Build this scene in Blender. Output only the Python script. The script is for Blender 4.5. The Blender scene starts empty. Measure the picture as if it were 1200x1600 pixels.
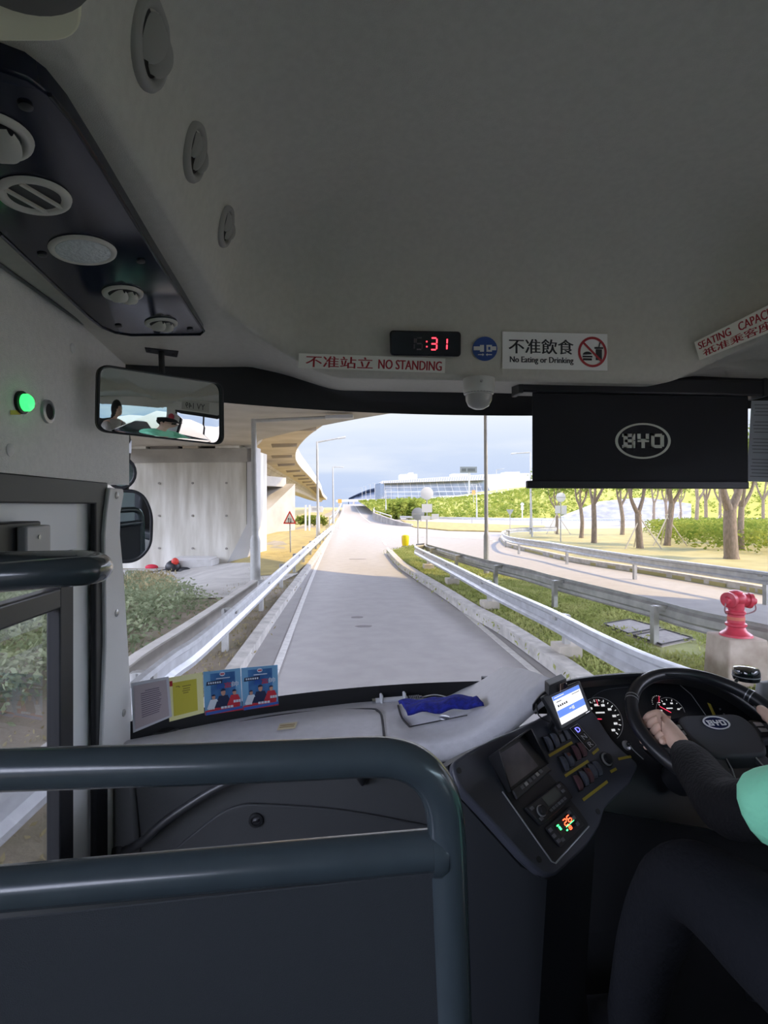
import bpy, bmesh, math, random
from mathutils import Vector as V, Matrix
random.seed(7)
sc = bpy.context.scene
col = sc.collection

# ---------------------------------------------------------------- camera, world, sun, exposure
EYE = 2.3                      # eye height above the road
FPX = 850.0                    # focal length in pixels of the 1200x1600 frame
YAW = math.atan(70 / FPX)
cam_d = bpy.data.cameras.new('camera')
cam = bpy.data.objects.new('camera', cam_d); col.objects.link(cam)
cam.location = (0, 0, EYE); cam.rotation_euler = (math.pi / 2, 0, -YAW)
cam_d.sensor_fit = 'VERTICAL'; cam_d.sensor_height = 24.0; cam_d.lens = 24.0 * FPX / 1600
cam_d.shift_y = -10 / 1600.0   # horizon a little above the middle
cam_d.clip_start = 0.02; cam_d.clip_end = 6000
sc.camera = cam
sc.view_settings.view_transform = 'Standard'; sc.view_settings.look = 'None'
sc.view_settings.gamma = 1.0; sc.view_settings.use_curve_mapping = False
sc.view_settings.exposure = 1.15

def world():
    w = bpy.data.worlds.new('sky'); sc.world = w; w.use_nodes = True
    nt = w.node_tree; nt.nodes.clear()
    o = nt.nodes.new('ShaderNodeOutputWorld'); bg = nt.nodes.new('ShaderNodeBackground')
    tc = nt.nodes.new('ShaderNodeTexCoord'); sp = nt.nodes.new('ShaderNodeSeparateXYZ')
    nt.links.new(tc.outputs['Generated'], sp.inputs[0])
    r = nt.nodes.new('ShaderNodeValToRGB')
    nt.links.new(sp.outputs['Z'], r.inputs[0])
    e = r.color_ramp.elements
    e[0].position = 0.0; e[0].color = (.255, .305, .415, 1)
    e[1].position = 1.0; e[1].color = SKY_TOP
    for p, c in ((.03, (.27, .32, .43, 1)), (.10, (.315, .36, .45, 1)), (.17, (.41, .435, .47, 1)), (.21, SKY_MID), (.34, SKY_MID), (.46, (.42, .52, .8, 1))):
        n = e.new(p); n.color = c
    mp = nt.nodes.new('ShaderNodeMapping'); mp.inputs['Scale'].default_value = (1.5, 1.5, 9)
    nt.links.new(tc.outputs['Generated'], mp.inputs[0])
    nz = nt.nodes.new('ShaderNodeTexNoise'); nz.inputs['Scale'].default_value = 2.2; nz.inputs['Detail'].default_value = 5
    nt.links.new(mp.outputs[0], nz.inputs['Vector'])
    cr = nt.nodes.new('ShaderNodeValToRGB'); cr.color_ramp.elements[0].position = .48; cr.color_ramp.elements[1].position = .72
    nt.links.new(nz.outputs['Fac'], cr.inputs[0])
    mul = nt.nodes.new('ShaderNodeMath'); mul.operation = 'MULTIPLY'; mul.inputs[1].default_value = .6
    nt.links.new(cr.outputs[0], mul.inputs[0])
    mx = nt.nodes.new('ShaderNodeMixRGB'); mx.blend_type = 'MIX'
    nt.links.new(mul.outputs[0], mx.inputs[0]); nt.links.new(r.outputs[0], mx.inputs[1])
    gt = nt.nodes.new('ShaderNodeMixRGB'); gt.blend_type = 'LIGHTEN'; gt.inputs[0].default_value = 1
    nt.links.new(r.outputs[0], gt.inputs[1]); gt.inputs[2].default_value = (.43, .445, .47, 1)
    nt.links.new(gt.outputs[0], mx.inputs[2])
    nt.links.new(mx.outputs[0], bg.inputs[0]); bg.inputs[1].default_value = SKY_STRENGTH
    nt.links.new(bg.outputs[0], o.inputs[0])
SKY_TOP = (.12, .16, .27, 1); SKY_MID = (4.5, 4.75, 6.0, 1); SKY_STRENGTH = 1.0
world()
def cdir(x, d, z=0):           # direction given as (right, forward, up) of the camera
    c, s = math.cos(YAW), math.sin(YAW)
    return V((x * c + d * s, -x * s + d * c, z))
sun_d = bpy.data.lights.new('sun', 'SUN'); sun_d.energy = 2.3; sun_d.angle = math.radians(.6); sun_d.color = (1, .72, .36)
sun = bpy.data.objects.new('sun', sun_d); col.objects.link(sun); sun.location = (30, -5, 40)
SUN_DIR = cdir(-6, 1.0, -7.9)
sun.rotation_euler = SUN_DIR.to_track_quat('-Z', 'Y').to_euler()

# ---------------------------------------------------------------- pixel helpers (1200x1600 frame)
RX = V((math.cos(YAW), -math.sin(YAW), 0)); FW = V((math.sin(YAW), math.cos(YAW), 0)); EY = V((0, 0, EYE))
def ray(u, v): return FW + RX * ((u - 600) / FPX) + V((0, 0, 1)) * ((790 - v) / FPX)
def P(u, v, d): return EY + ray(u, v) * d
def onp(u, v, p, n):
    r = ray(u, v); return EY + r * ((p - EY).dot(n) / r.dot(n))
def onz(u, v, z): return onp(u, v, V((0, 0, z)), V((0, 0, 1)))
def onY(u, v, y): return onp(u, v, V((0, y, 0)), V((0, 1, 0)))
def onX(u, v, x): return onp(u, v, V((x, 0, 0)), V((1, 0, 0)))
def C(x, d, z): return cdir(x, d, z)          # camera-aligned plan position, height above road
def sstep(a, b, x):
    t = max(0, min(1, (x - a) / (b - a))); return t * t * (3 - 2 * t)
def lerp(a, b, t): return a + (b - a) * t

# ---------------------------------------------------------------- materials
MATS = {}; TONE = 1.0
def M(name, c, rough=.6, metal=0, noise=0, nscale=20, bump=0, bscale=200, emit=None, es=0, c2=None, coat=0, spec=.5, detail=4, stretch=None, ramp=(.35, .65)):
    if name in MATS: return MATS[name]
    c = tuple(x * TONE for x in c); c2 = tuple(x * TONE for x in c2) if c2 else None
    m = bpy.data.materials.new(name); m.use_nodes = True; nt = m.node_tree
    b = nt.nodes['Principled BSDF']
    b.inputs['Base Color'].default_value = (*c, 1); b.inputs['Roughness'].default_value = rough; b.inputs['Metallic'].default_value = metal
    b.inputs['Specular IOR Level'].default_value = spec
    if coat: b.inputs['Coat Weight'].default_value = coat; b.inputs['Coat Roughness'].default_value = .05
    tc = nt.nodes.new('ShaderNodeTexCoord'); src = tc.outputs['Object']
    if stretch:
        mp = nt.nodes.new('ShaderNodeMapping'); mp.inputs['Scale'].default_value = stretch
        nt.links.new(src, mp.inputs[0]); src = mp.outputs[0]
    if noise or c2:
        n = nt.nodes.new('ShaderNodeTexNoise'); n.inputs['Scale'].default_value = nscale; n.inputs['Detail'].default_value = detail
        nt.links.new(src, n.inputs['Vector'])
        r = nt.nodes.new('ShaderNodeValToRGB'); nt.links.new(n.outputs['Fac'], r.inputs[0])
        k = c2 if c2 else tuple(x * (1 - noise) for x in c)
        h = c if c2 else tuple(min(1, x * (1 + noise)) for x in c)
        r.color_ramp.elements[0].position = ramp[0]; r.color_ramp.elements[1].position = ramp[1]
        r.color_ramp.elements[0].color = (*k, 1); r.color_ramp.elements[1].color = (*h, 1)
        nt.links.new(r.outputs[0], b.inputs['Base Color'])
    if bump:
        n2 = nt.nodes.new('ShaderNodeTexNoise'); n2.inputs['Scale'].default_value = bscale; n2.inputs['Detail'].default_value = 3
        nt.links.new(src, n2.inputs['Vector'])
        bp = nt.nodes.new('ShaderNodeBump'); bp.inputs['Strength'].default_value = bump; bp.inputs['Distance'].default_value = .02
        nt.links.new(n2.outputs['Fac'], bp.inputs['Height']); nt.links.new(bp.outputs[0], b.inputs['Normal'])
    if emit:
        b.inputs['Emission Color'].default_value = (*emit, 1); b.inputs['Emission Strength'].default_value = es
    MATS[name] = m; return m
def glass_mat(name, tint=(1, 1, 1), gloss=.06, rough=.0):
    m = bpy.data.materials.new(name); m.use_nodes = True; nt = m.node_tree; nt.nodes.clear()
    o = nt.nodes.new('ShaderNodeOutputMaterial'); t = nt.nodes.new('ShaderNodeBsdfTransparent'); g = nt.nodes.new('ShaderNodeBsdfGlossy')
    t.inputs[0].default_value = (*tint, 1); g.inputs['Roughness'].default_value = rough
    lw = nt.nodes.new('ShaderNodeFresnel'); lw.inputs[0].default_value = 1.15
    mu = nt.nodes.new('ShaderNodeMath'); mu.operation = 'MULTIPLY'; mu.inputs[1].default_value = gloss * 16
    mu.use_clamp = True
    nt.links.new(lw.outputs[0], mu.inputs[0])
    mx = nt.nodes.new('ShaderNodeMixShader'); nt.links.new(mu.outputs[0], mx.inputs[0])
    nt.links.new(t.outputs[0], mx.inputs[1]); nt.links.new(g.outputs[0], mx.inputs[2]); nt.links.new(mx.outputs[0], o.inputs[0])
    MATS[name] = m; return m
def leaf_mat(name, c, c2, trans=.35, scale=3):
    c = tuple(x * TONE for x in c); c2 = tuple(x * TONE for x in c2)
    m = bpy.data.materials.new(name); m.use_nodes = True; nt = m.node_tree; nt.nodes.clear()
    o = nt.nodes.new('ShaderNodeOutputMaterial'); d = nt.nodes.new('ShaderNodeBsdfDiffuse'); t = nt.nodes.new('ShaderNodeBsdfTranslucent')
    n = nt.nodes.new('ShaderNodeTexNoise'); n.inputs['Scale'].default_value = scale; n.inputs['Detail'].default_value = 6
    tc = nt.nodes.new('ShaderNodeTexCoord'); nt.links.new(tc.outputs['Object'], n.inputs['Vector'])
    r = nt.nodes.new('ShaderNodeValToRGB'); r.color_ramp.elements[0].position = .35; r.color_ramp.elements[1].position = .65
    r.color_ramp.elements[0].color = (*c, 1); r.color_ramp.elements[1].color = (*c2, 1)
    nt.links.new(n.outputs['Fac'], r.inputs[0]); nt.links.new(r.outputs[0], d.inputs[0]); nt.links.new(r.outputs[0], t.inputs[0])
    mx = nt.nodes.new('ShaderNodeMixShader'); mx.inputs[0].default_value = trans
    nt.links.new(d.outputs[0], mx.inputs[1]); nt.links.new(t.outputs[0], mx.inputs[2]); nt.links.new(mx.outputs[0], o.inputs[0])
    MATS[name] = m; return m

# ---------------------------------------------------------------- mesh builder
ORG = {}
def tag(o, label=None, cat=None, group=None, kind=None):
    if label: o['label'] = label
    if cat: o['category'] = cat
    if group: o['group'] = group
    if kind: o['kind'] = kind
    return o
def thing(name, loc, label, cat, group=None):
    o = bpy.data.objects.new(name, None); col.objects.link(o); o.location = loc; o.empty_display_size = .1
    ORG[o] = V(loc); return tag(o, label, cat, group)
class B:
    def __init__(s): s.v = []; s.f = []
    def add(s, vs, fs):
        k = len(s.v); s.v += [V(x) for x in vs]; s.f += [tuple(i + k for i in f) for f in fs]; return s
    def box(s, lo, hi):
        (a, b, c), (d, e, f) = lo, hi
        return s.add([(a, b, c), (d, b, c), (d, e, c), (a, e, c), (a, b, f), (d, b, f), (d, e, f), (a, e, f)],
                     [(0, 3, 2, 1), (4, 5, 6, 7), (0, 1, 5, 4), (1, 2, 6, 5), (2, 3, 7, 6), (3, 0, 4, 7)])
    def obox(s, c, ex, ey, ez, hx, hy, hz):     # oriented box, half sizes
        c = V(c); ex, ey, ez = V(ex).normalized() * hx, V(ey).normalized() * hy, V(ez).normalized() * hz
        vs = [c + ex * a + ey * b + ez * d for d in (-1, 1) for a, b in ((-1, -1), (1, -1), (1, 1), (-1, 1))]
        return s.add(vs, [(0, 3, 2, 1), (4, 5, 6, 7), (0, 1, 5, 4), (1, 2, 6, 5), (2, 3, 7, 6), (3, 0, 4, 7)])
    def prism(s, pts, off):                      # polygon pts, extruded by vector off
        n = len(pts); pts = [V(p) for p in pts]; off = V(off)
        return s.add(pts + [p + off for p in pts], [tuple(range(n))[::-1], tuple(range(n, 2 * n))] + [(i, (i + 1) % n, n + (i + 1) % n, n + i) for i in range(n)])
    def ring(s, outer, inner, off):              # frame between two loops of equal length, extruded
        n = len(outer); off = V(off); o = [V(p) for p in outer]; i_ = [V(p) for p in inner]
        vs = o + i_ + [p + off for p in o] + [p + off for p in i_]; fs = []
        for k in range(n):
            j = (k + 1) % n
            fs += [(k, j, n + j, n + k), (2 * n + k, 3 * n + k, 3 * n + j, 2 * n + j), (k, 2 * n + k, 2 * n + j, j), (n + k, n + j, 3 * n + j, 3 * n + k)]
        return s.add(vs, fs)
    def tube(s, path, r, n=12, cap=True, squash=1.0):
        path = [V(p) for p in path]; rs = r if isinstance(r, (list, tuple)) else [r] * len(path)
        t0 = (path[1] - path[0]).normalized(); up = V((0, 0, 1)) if abs(t0.z) < .9 else V((1, 0, 0))
        a = t0.cross(up).normalized(); k = len(s.v); m = len(path)
        for i, p in enumerate(path):
            t = (path[min(i + 1, m - 1)] - path[max(i - 1, 0)]).normalized()
            a = (a - t * a.dot(t)).normalized(); b = t.cross(a)
            for j in range(n):
                g = 2 * math.pi * j / n; s.v.append(p + (a * math.cos(g) + b * math.sin(g) * squash) * rs[i])
        for i in range(m - 1):
            for j in range(n):
                s.f.append((k + i * n + j, k + i * n + (j + 1) % n, k + (i + 1) * n + (j + 1) % n, k + (i + 1) * n + j))
        if cap: s.f.append(tuple(k + j for j in range(n))[::-1]); s.f.append(tuple(k + (m - 1) * n + j for j in range(n)))
        return s
    def lathe(s, c, axis, prof, n=24, ex=None):  # prof: list of (radius, height along axis)
        c = V(c); ax = V(axis).normalized(); a = V(ex) if ex else (ax.cross(V((0, 0, 1))) if abs(ax.z) < .9 else ax.cross(V((0, 1, 0))))
        a = (a - ax * a.dot(ax)).normalized(); b = ax.cross(a); k = len(s.v)
        for r, h in prof:
            for j in range(n):
                g = 2 * math.pi * j / n; s.v.append(c + ax * h + (a * math.cos(g) + b * math.sin(g)) * r)
        for i in range(len(prof) - 1):
            for j in range(n):
                s.f.append((k + i * n + j, k + i * n + (j + 1) % n, k + (i + 1) * n + (j + 1) % n, k + (i + 1) * n + j))
        s.f.append(tuple(k + j for j in range(n))[::-1]); s.f.append(tuple(k + (len(prof) - 1) * n + j for j in range(n)))
        return s
    def ball(s, c, r, n=14, sc_=(1, 1, 1)):
        c = V(c); k = len(s.v); m = n // 2
        for i in range(m + 1):
            t = math.pi * i / m
            for j in range(n):
                g = 2 * math.pi * j / n; s.v.append(c + V((math.sin(t) * math.cos(g) * sc_[0], math.sin(t) * math.sin(g) * sc_[1], math.cos(t) * sc_[2])) * r)
        for i in range(m):
            for j in range(n): s.f.append((k + i * n + j, k + (i + 1) * n + j, k + (i + 1) * n + (j + 1) % n, k + i * n + (j + 1) % n))
        return s
    def grid(s, rows):                           # rows of points
        k = len(s.v); n = len(rows[0])
        for r in rows: s.v += [V(p) for p in r]
        for i in range(len(rows) - 1):
            for j in range(n - 1): s.f.append((k + i * n + j, k + i * n + j + 1, k + (i + 1) * n + j + 1, k + (i + 1) * n + j))
        return s
    def sweep(s, path, prof, up=(0, 0, 1), closed=True):   # prof: list of (side, up) offsets, side = right of travel
        rows = []; path = [V(p) for p in path]; m = len(path)
        for i, p in enumerate(path):
            t = (path[min(i + 1, m - 1)] - path[max(i - 1, 0)]); t.z = 0; t.normalize(); rt = V((t.y, -t.x, 0))
            q = prof(i) if callable(prof) else prof
            rows.append([p + rt * a + V(up) * b for a, b in q])
        n = len(rows[0]); k = len(s.v)
        for r in rows: s.v += r
        for i in range(m - 1):
            for j in range(n if closed else n - 1):
                s.f.append((k + i * n + j, k + i * n + (j + 1) % n, k + (i + 1) * n + (j + 1) % n, k + (i + 1) * n + j))
        if closed: s.f.append(tuple(k + j for j in range(n))[::-1]); s.f.append(tuple(k + (m - 1) * n + j for j in range(n)))
        return s
    def build(s, name, mat, parent=None, smooth=35, bevel=0, seg=2, subsurf=0, fix=True):
        me = bpy.data.meshes.new(name)
        if parent is not None: org = ORG[parent]
        else:
            xs = [v.x for v in s.v]; ys = [v.y for v in s.v]; zs = [v.z for v in s.v]
            org = V(((min(xs) + max(xs)) / 2, (min(ys) + max(ys)) / 2, min(zs)))
        me.from_pydata([v - org for v in s.v], [], s.f); me.update()
        if fix:
            bm = bmesh.new(); bm.from_mesh(me); bmesh.ops.recalc_face_normals(bm, faces=bm.faces); bm.to_mesh(me); bm.free()
        for m in (mat if isinstance(mat, (list, tuple)) else [mat]): me.materials.append(m)
        if smooth:
            for p in me.polygons: p.use_smooth = True
            me.set_sharp_from_angle(angle=math.radians(smooth))
        o = bpy.data.objects.new(name, me); col.objects.link(o)
        if parent is not None: o.parent = parent
        else: o.location = org
        ORG[o] = org
        if bevel:
            b = o.modifiers.new('bevel', 'BEVEL'); b.width = bevel; b.segments = seg; b.limit_method = 'ANGLE'; b.angle_limit = math.radians(40)
        if subsurf:
            b = o.modifiers.new('sub', 'SUBSURF'); b.levels = b.render_levels = subsurf
        return o
def struct(b, name, mat, parent=None, **k):
    o = b.build(name, mat, parent, **k)
    if parent is None: o['kind'] = 'structure'
    return o
def children(o): return [c for c in bpy.data.objects if c.parent == o]
def copy_tree(o, parent=None):
    c = o.copy(); col.objects.link(c)
    if parent is not None: c.parent = parent
    for ch in children(o): copy_tree(ch, c)
    return c
def smooth_path(pts, n=6):                        # Catmull-Rom through pts
    pts = [V(p) for p in pts]; out = []
    for i in range(len(pts) - 1):
        p0, p1, p2, p3 = pts[max(i - 1, 0)], pts[i], pts[i + 1], pts[min(i + 2, len(pts) - 1)]
        for k in range(n):
            t = k / n
            out.append(.5 * ((2 * p1) + (p2 - p0) * t + (2 * p0 - 5 * p1 + 4 * p2 - p3) * t * t + (3 * p1 - p0 - 3 * p2 + p3) * t ** 3))
    out.append(pts[-1]); return out
def round_poly(pts, r, n=5):                      # round the corners of a planar polygon
    pts = [V(p) for p in pts]; out = []; m = len(pts)
    for i in range(m):
        a, b, c = pts[i - 1], pts[i], pts[(i + 1) % m]
        rr = r[i] if isinstance(r, (list, tuple)) else r
        d1, d2 = (a - b), (c - b); k = min(rr, d1.length * .49, d2.length * .49)
        p, q = b + d1.normalized() * k, b + d2.normalized() * k
        for j in range(n + 1):
            t = j / n; out.append(p * (1 - t) ** 2 + b * 2 * t * (1 - t) + q * t * t)
    return out
def text_raw(s, offset=0.0):
    cu = bpy.data.curves.new('t', 'FONT'); cu.body = s; cu.size = 1; cu.offset = offset; cu.resolution_u = 3
    o = bpy.data.objects.new('t', cu); col.objects.link(o)
    dg = bpy.context.evaluated_depsgraph_get(); dg.update()
    me = bpy.data.meshes.new_from_object(o.evaluated_get(dg))
    vs = [v.co.copy() for v in me.vertices]; fs = [tuple(p.vertices) for p in me.polygons]
    bpy.data.objects.remove(o); bpy.data.curves.remove(cu); bpy.data.meshes.remove(me)
    if not vs: return [], []
    x0, x1 = min(v.x for v in vs), max(v.x for v in vs); y0, y1 = min(v.y for v in vs), max(v.y for v in vs)
    return [((v.x - x0) / max(x1 - x0, 1e-6), (v.y - y0) / max(y1 - y0, 1e-6)) for v in vs], fs
class Quad:                                       # a flat-ish patch from four corners TL TR BR BL
    def __init__(s, tl, tr, br, bl):
        s.c = [V(x) for x in (tl, tr, br, bl)]
        s.n = (s.c[1] - s.c[0]).cross(s.c[3] - s.c[0]).normalized()
        if s.n.dot(EY - s.c[0]) < 0: s.n = -s.n
    def pt(s, a, b, off=0):                       # a: 0 left..1 right, b: 0 top..1 bottom
        tl, tr, br, bl = s.c
        return (tl * (1 - a) + tr * a) * (1 - b) + (bl * (1 - a) + br * a) * b + s.n * off
    def poly(s, bld, pts, off=0, th=.0006): return bld.prism([s.pt(a, b, off) for a, b in pts], s.n * th)
    def rect(s, bld, a0, b0, a1, b1, off=0, th=.0006): return s.poly(bld, [(a0, b0), (a1, b0), (a1, b1), (a0, b1)], off, th)
    def ell(s, bld, a, b, ra, rb, off=0, th=.0006, n=28, g0=0, g1=2 * math.pi):
        return s.poly(bld, [(a + ra * math.cos(g0 + (g1 - g0) * i / n), b + rb * math.sin(g0 + (g1 - g0) * i / n)) for i in range(n)], off, th)
    def annulus(s, bld, a, b, ra, rb, k, off=0, th=.0006, n=36):
        g = [2 * math.pi * i / n for i in range(n)]
        return bld.ring([s.pt(a + ra * math.cos(x), b + rb * math.sin(x), off) for x in g], [s.pt(a + ra * k * math.cos(x), b + rb * k * math.sin(x), off) for x in g], s.n * th)
    def line(s, bld, a0, b0, a1, b1, w, asp=1, off=0, th=.0006):   # bar of width w (in units of b), asp = width/height of the patch
        dx, dy = (a1 - a0) * asp, (b1 - b0); L = math.hypot(dx, dy); nx, ny = -dy / L * w / 2 / asp, dx / L * w / 2
        return s.poly(bld, [(a0 + nx, b0 + ny), (a1 + nx, b1 + ny), (a1 - nx, b1 - ny), (a0 - nx, b0 - ny)], off, th)
    def text(s, bld, t, a0, b0, a1, b1, off=.0008, bold=0.0):
        vs, fs = text_raw(t); k = bold * .45 * abs(b1 - b0) / s.asp()
        for j in ((-1, 0, 1) if bold else (0,)):
            bld.add([s.pt(a0 + (a1 - a0) * x + k * j, b1 + (b0 - b1) * y, off + .00004 * j) for x, y in vs], fs)
        return bld
    def asp(s): return (s.c[1] - s.c[0]).length / (s.c[3] - s.c[0]).length
def quad_on(p, n, tl, tr, br, bl): return Quad(*[onp(*q, p, n) for q in (tl, tr, br, bl)])
MIR_R = 1.1; HL_DEG = 178; HR_DEG = 3

# ---------------------------------------------------------------- shared materials
TONE = .80
asphalt = M('asphalt', (.455, .44, .43), .85, noise=.05, nscale=3, bump=.15, bscale=90, detail=8)
concrete = M('concrete', (.56, .53, .48), .85, c2=(.46, .435, .39), nscale=.7, bump=.1, bscale=40, detail=8)
conc_stain = M('stained_concrete', (.90, .88, .81), .85, c2=(.60, .57, .49), nscale=.9, bump=.1, bscale=30, detail=9, stretch=(2.2, 2.2, .35))
conc_warm = M('soffit_concrete', (.62, .54, .44), .85, c2=(.50, .43, .34), nscale=.5, detail=8, stretch=(1, 1, 3))
kerb_m = M('kerb_concrete', (.55, .53, .49), .85, noise=.18, nscale=5, detail=6)
white_paint = M('road_paint', (.80, .79, .76), .7, noise=.10, nscale=9)
dry_grass = M('dry_grass_ground', (.56, .45, .16), .95, c2=(.40, .33, .12), nscale=1.6, bump=.5, bscale=30, detail=9)
dirt = M('verge_dirt', (.47, .40, .32), .95, c2=(.33, .30, .20), nscale=1.2, bump=.5, bscale=25, detail=9)
grass_g = M('green_grass_ground', (.50, .52, .20), .95, c2=(.34, .38, .14), nscale=2.2, bump=.6, bscale=40, detail=9)
galv = M('galvanised_steel', (.66, .68, .71), .48, .55, noise=.10, nscale=6)
galv_dull = M('dull_galvanised_steel', (.52, .52, .50), .55, .4, noise=.15, nscale=5)
pole_m = M('pole_grey_paint', (.50, .50, .48), .5, .25, noise=.06, nscale=8)
white_m = M('white_board', (.82, .82, .80), .5)
sign_back = M('sign_back_grey', (.42, .44, .46), .5, .5)
black_m = M('black_plastic', (.014, .015, .018), .45)
dark_m = M('dark_plastic', (.03, .033, .038), .55, bump=.06, bscale=500)
bark = M('bark', (.36, .28, .21), .9, c2=(.24, .19, .14), nscale=6, bump=.5, bscale=25, stretch=(3, 3, .8))
leaf_tree = leaf_mat('tree_leaf', (.13, .22, .04), (.38, .46, .10), .45, 1.2)
leaf_bush = leaf_mat('bush_leaf', (.16, .24, .04), (.42, .46, .10), .3, .6)
leaf_dark = leaf_mat('ground_cover_leaf', (.22, .27, .16), (.40, .44, .27), .3, 1.0)
leaf_grass = leaf_mat('grass_blade', (.36, .42, .13), (.56, .58, .24), .3, 1.5)
leaf_straw = leaf_mat('straw_blade', (.40, .34, .20), (.54, .48, .28), .3, 1.5)

def G(x, y): return -.52 * sstep(8, 20, y) * sstep(3.6, 6.5, -x)
def RZ(y): return 2.95 * sstep(85, 262, y)
def gz(u, v, h=0):                                # pixel on the ground, h above it
    p = onz(u, v, h)
    for _ in range(12): p = onz(u, v, G(p.x, p.y) + h)
    return p

# ---------------------------------------------------------------- ground, roads, islands (the setting)
b = B(); xs = [-90, -60, -40, -30, -24] + [-20 + .8 * i for i in range(24)]; ys = [-25, -12, -4] + [i * 1.0 for i in range(0, 32)] + [36, 42, 50, 60, 80, 110, 160, 240]
kl = smooth_path([V((-1.50, -6, 0)), gz(388, 1040), gz(445, 950), gz(501, 866), gz(522, 829), gz(530, 810)], 5)
def kerb_x(y):
    if y <= kl[0].y: return kl[0].x
    for p, q in zip(kl, kl[1:]):
        if p.y <= y <= q.y: return lerp(p.x, q.x, (y - p.y) / (q.y - p.y + 1e-9))
    return kl[-1].x + (y - kl[-1].y) * 0.02
rows = []
for y in ys:
    kx = kerb_x(y) - .12
    rows.append([(kx - (1 - j / 40) ** 1.8 * 85, y, .06 * (1 if j > 34 else 0) + G(kx - (1 - j / 40) ** 1.8 * 85, y)) for j in range(41)])
b.grid(rows); struct(b, 'verge_ground', dirt, smooth=60)
b = B().grid([[(x, y, -.02) for x in (kerb_x(y) - .15, kerb_x(y) + 4, 40, 90, 220)] for y in (-40, 0, 4, 8, 10, 13, 16, 20, 25, 30, 40, 60, 110)]); struct(b, 'road_surface', asphalt)
b = B().grid([[(x, y, -.06) for x in (-700, -100, 100, 700)] for y in (90, 200, 700)]); struct(b, 'far_ground', dry_grass)
# sunlit dry lawn left of the road
lw = [gz(u, v, .03) for u, v in ((400, 912), (462, 895), (497, 866), (519, 830), (527, 812), (500, 806), (440, 808), (380, 812), (340, 822), (392, 865))]
LAWN = True
# main carriageway rising to the bridge
b = B(); rows = []
for i in range(40):
    y = 48 + i * 6
    k = kerb_x(min(y, 60)); l = P(527, 812, 90); cl = lerp(k, onY(535.5, 788, 262).x, sstep(50, 262, y)) if y > 60 else k
    cr = lerp(onY(640, 824, 60).x, onY(564, 788, 262).x, min(1, max(0, (y - 60) / 202)) ** .75)
    rows.append([(lerp(cl, cr, j / 4), y, RZ(y) + .005 + (0 if y > 52 else -.02)) for j in range(5)])
main_rows = rows
b.grid(rows); struct(b, 'ramp_road', asphalt, smooth=60)
# kerb of the left verge
b = B().sweep(kl, [(-.02, -.02), (-.02, .13), (-.19, .15), (-.19, -.02)]); struct(b, 'trim_1', kerb_m)
# island between the two roads
il_l = [onz(u, v, .02) for u, v in ((612, 864), (631, 884), (653, 899), (701, 929), (744, 957), (800, 988), (875, 1038), (930, 1078), (1020, 1150), (1250, 1400))]
il_r = [onz(u, v, .02) for u, v in ((648, 855), (700, 869), (780, 894), (860, 923), (987, 957), (1080, 991), (1190, 1032), (1330, 1085), (1700, 1240), (2600, 1600))]
island = smooth_path(il_l, 4)[::-1] + smooth_path(il_r, 4)
b = B().prism([V((p.x, p.y, -.02)) for p in island], (0, 0, .13)); struct(b, 'island_ground', grass_g)
kp = smooth_path(il_l, 5)
b = B().sweep(kp, [(0, -.02), (0, .17), (.24, .17), (.24, -.02)]); struct(b, 'trim_2', kerb_m)
# island under the trees on the right
ti = [onz(u, v, .02) for u, v in ((781, 842), (784, 846), (793, 853), (833, 863), (900, 878), (1013, 896), (1133, 916), (1200, 928), (1320, 953), (1700, 1040))]
ti2 = [onz(u, v, .02) for u, v in ((781, 840), (788, 834), (810, 830), (860, 828), (1000, 826), (1300, 823), (1900, 822))]
b = B().prism([V((p.x, p.y, -.02)) for p in smooth_path(ti, 4)[::-1] + ti2], (0, 0, .12)); struct(b, 'tree_lawn_ground', M('shaded_lawn', (.52, .47, .22), .95, c2=(.40, .37, .16), nscale=.9, bump=.4, bscale=20, detail=8))
b = B().sweep(smooth_path(ti, 5), [(0, -.02), (0, .16), (-.22, .16), (-.22, -.02)]); struct(b, 'trim_3', kerb_m)
fs = [onz(u, v, .02) for u, v in ((626, 813), (647, 824), (700, 829), (785, 831), (858, 827), (850, 822), (807, 821), (740, 818.5), (663, 815.5))]
b = B().prism([V((p.x, p.y, -.02)) for p in fs], (0, 0, .1)); struct(b, 'far_verge_ground', dry_grass)
# painted lines
def paint(name, pts, w, h=.002, zf=None):
    path = smooth_path([onz(u, v, 0) for u, v in pts], 5) if not zf else pts
    b = B().sweep(path, [(-w / 2, -.001), (-w / 2, .004), (w / 2, .004), (w / 2, -.001)]); o = b.build(name, white_paint); o['kind'] = 'structure'; return o
def up(p, z=.004): return V((p.x, p.y, z))
for nm, pts, w in (('left_edge_line', ((425, 1060), (435, 1035), (494, 886), (519, 832)), .11), ('right_edge_line', ((613, 866), (665, 905), (745, 972), (845, 1056), (905, 1105)), .11),
                   ('side_road_line', ((790, 899), (862, 925), (990, 961), (1090, 998), (1210, 1045)), .10), ('side_road_far_line', ((640, 838), (760, 843), (770, 846)), .1)):
    path = smooth_path([up(onz(u, v, 0), -.015) for u, v in pts], 4)
    struct(B().sweep(path, [(-w / 2, 0), (-w / 2, .006), (w / 2, .006), (w / 2, 0)]), nm, white_paint)
b = B()
pts = [onz(u, v, 0) for u, v in ((611, 863), (604, 853), (596, 842), (588, 830), (580, 819))]
for p, q in zip(pts, pts[1:]):
    d = q - p; b.sweep([up(p + d * .1, -.015), up(p + d * .72, -.015)], [(-.06, 0), (-.06, .006), (.06, .006), (.06, 0)])
struct(b, 'dashed_centre_line', white_paint)
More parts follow.
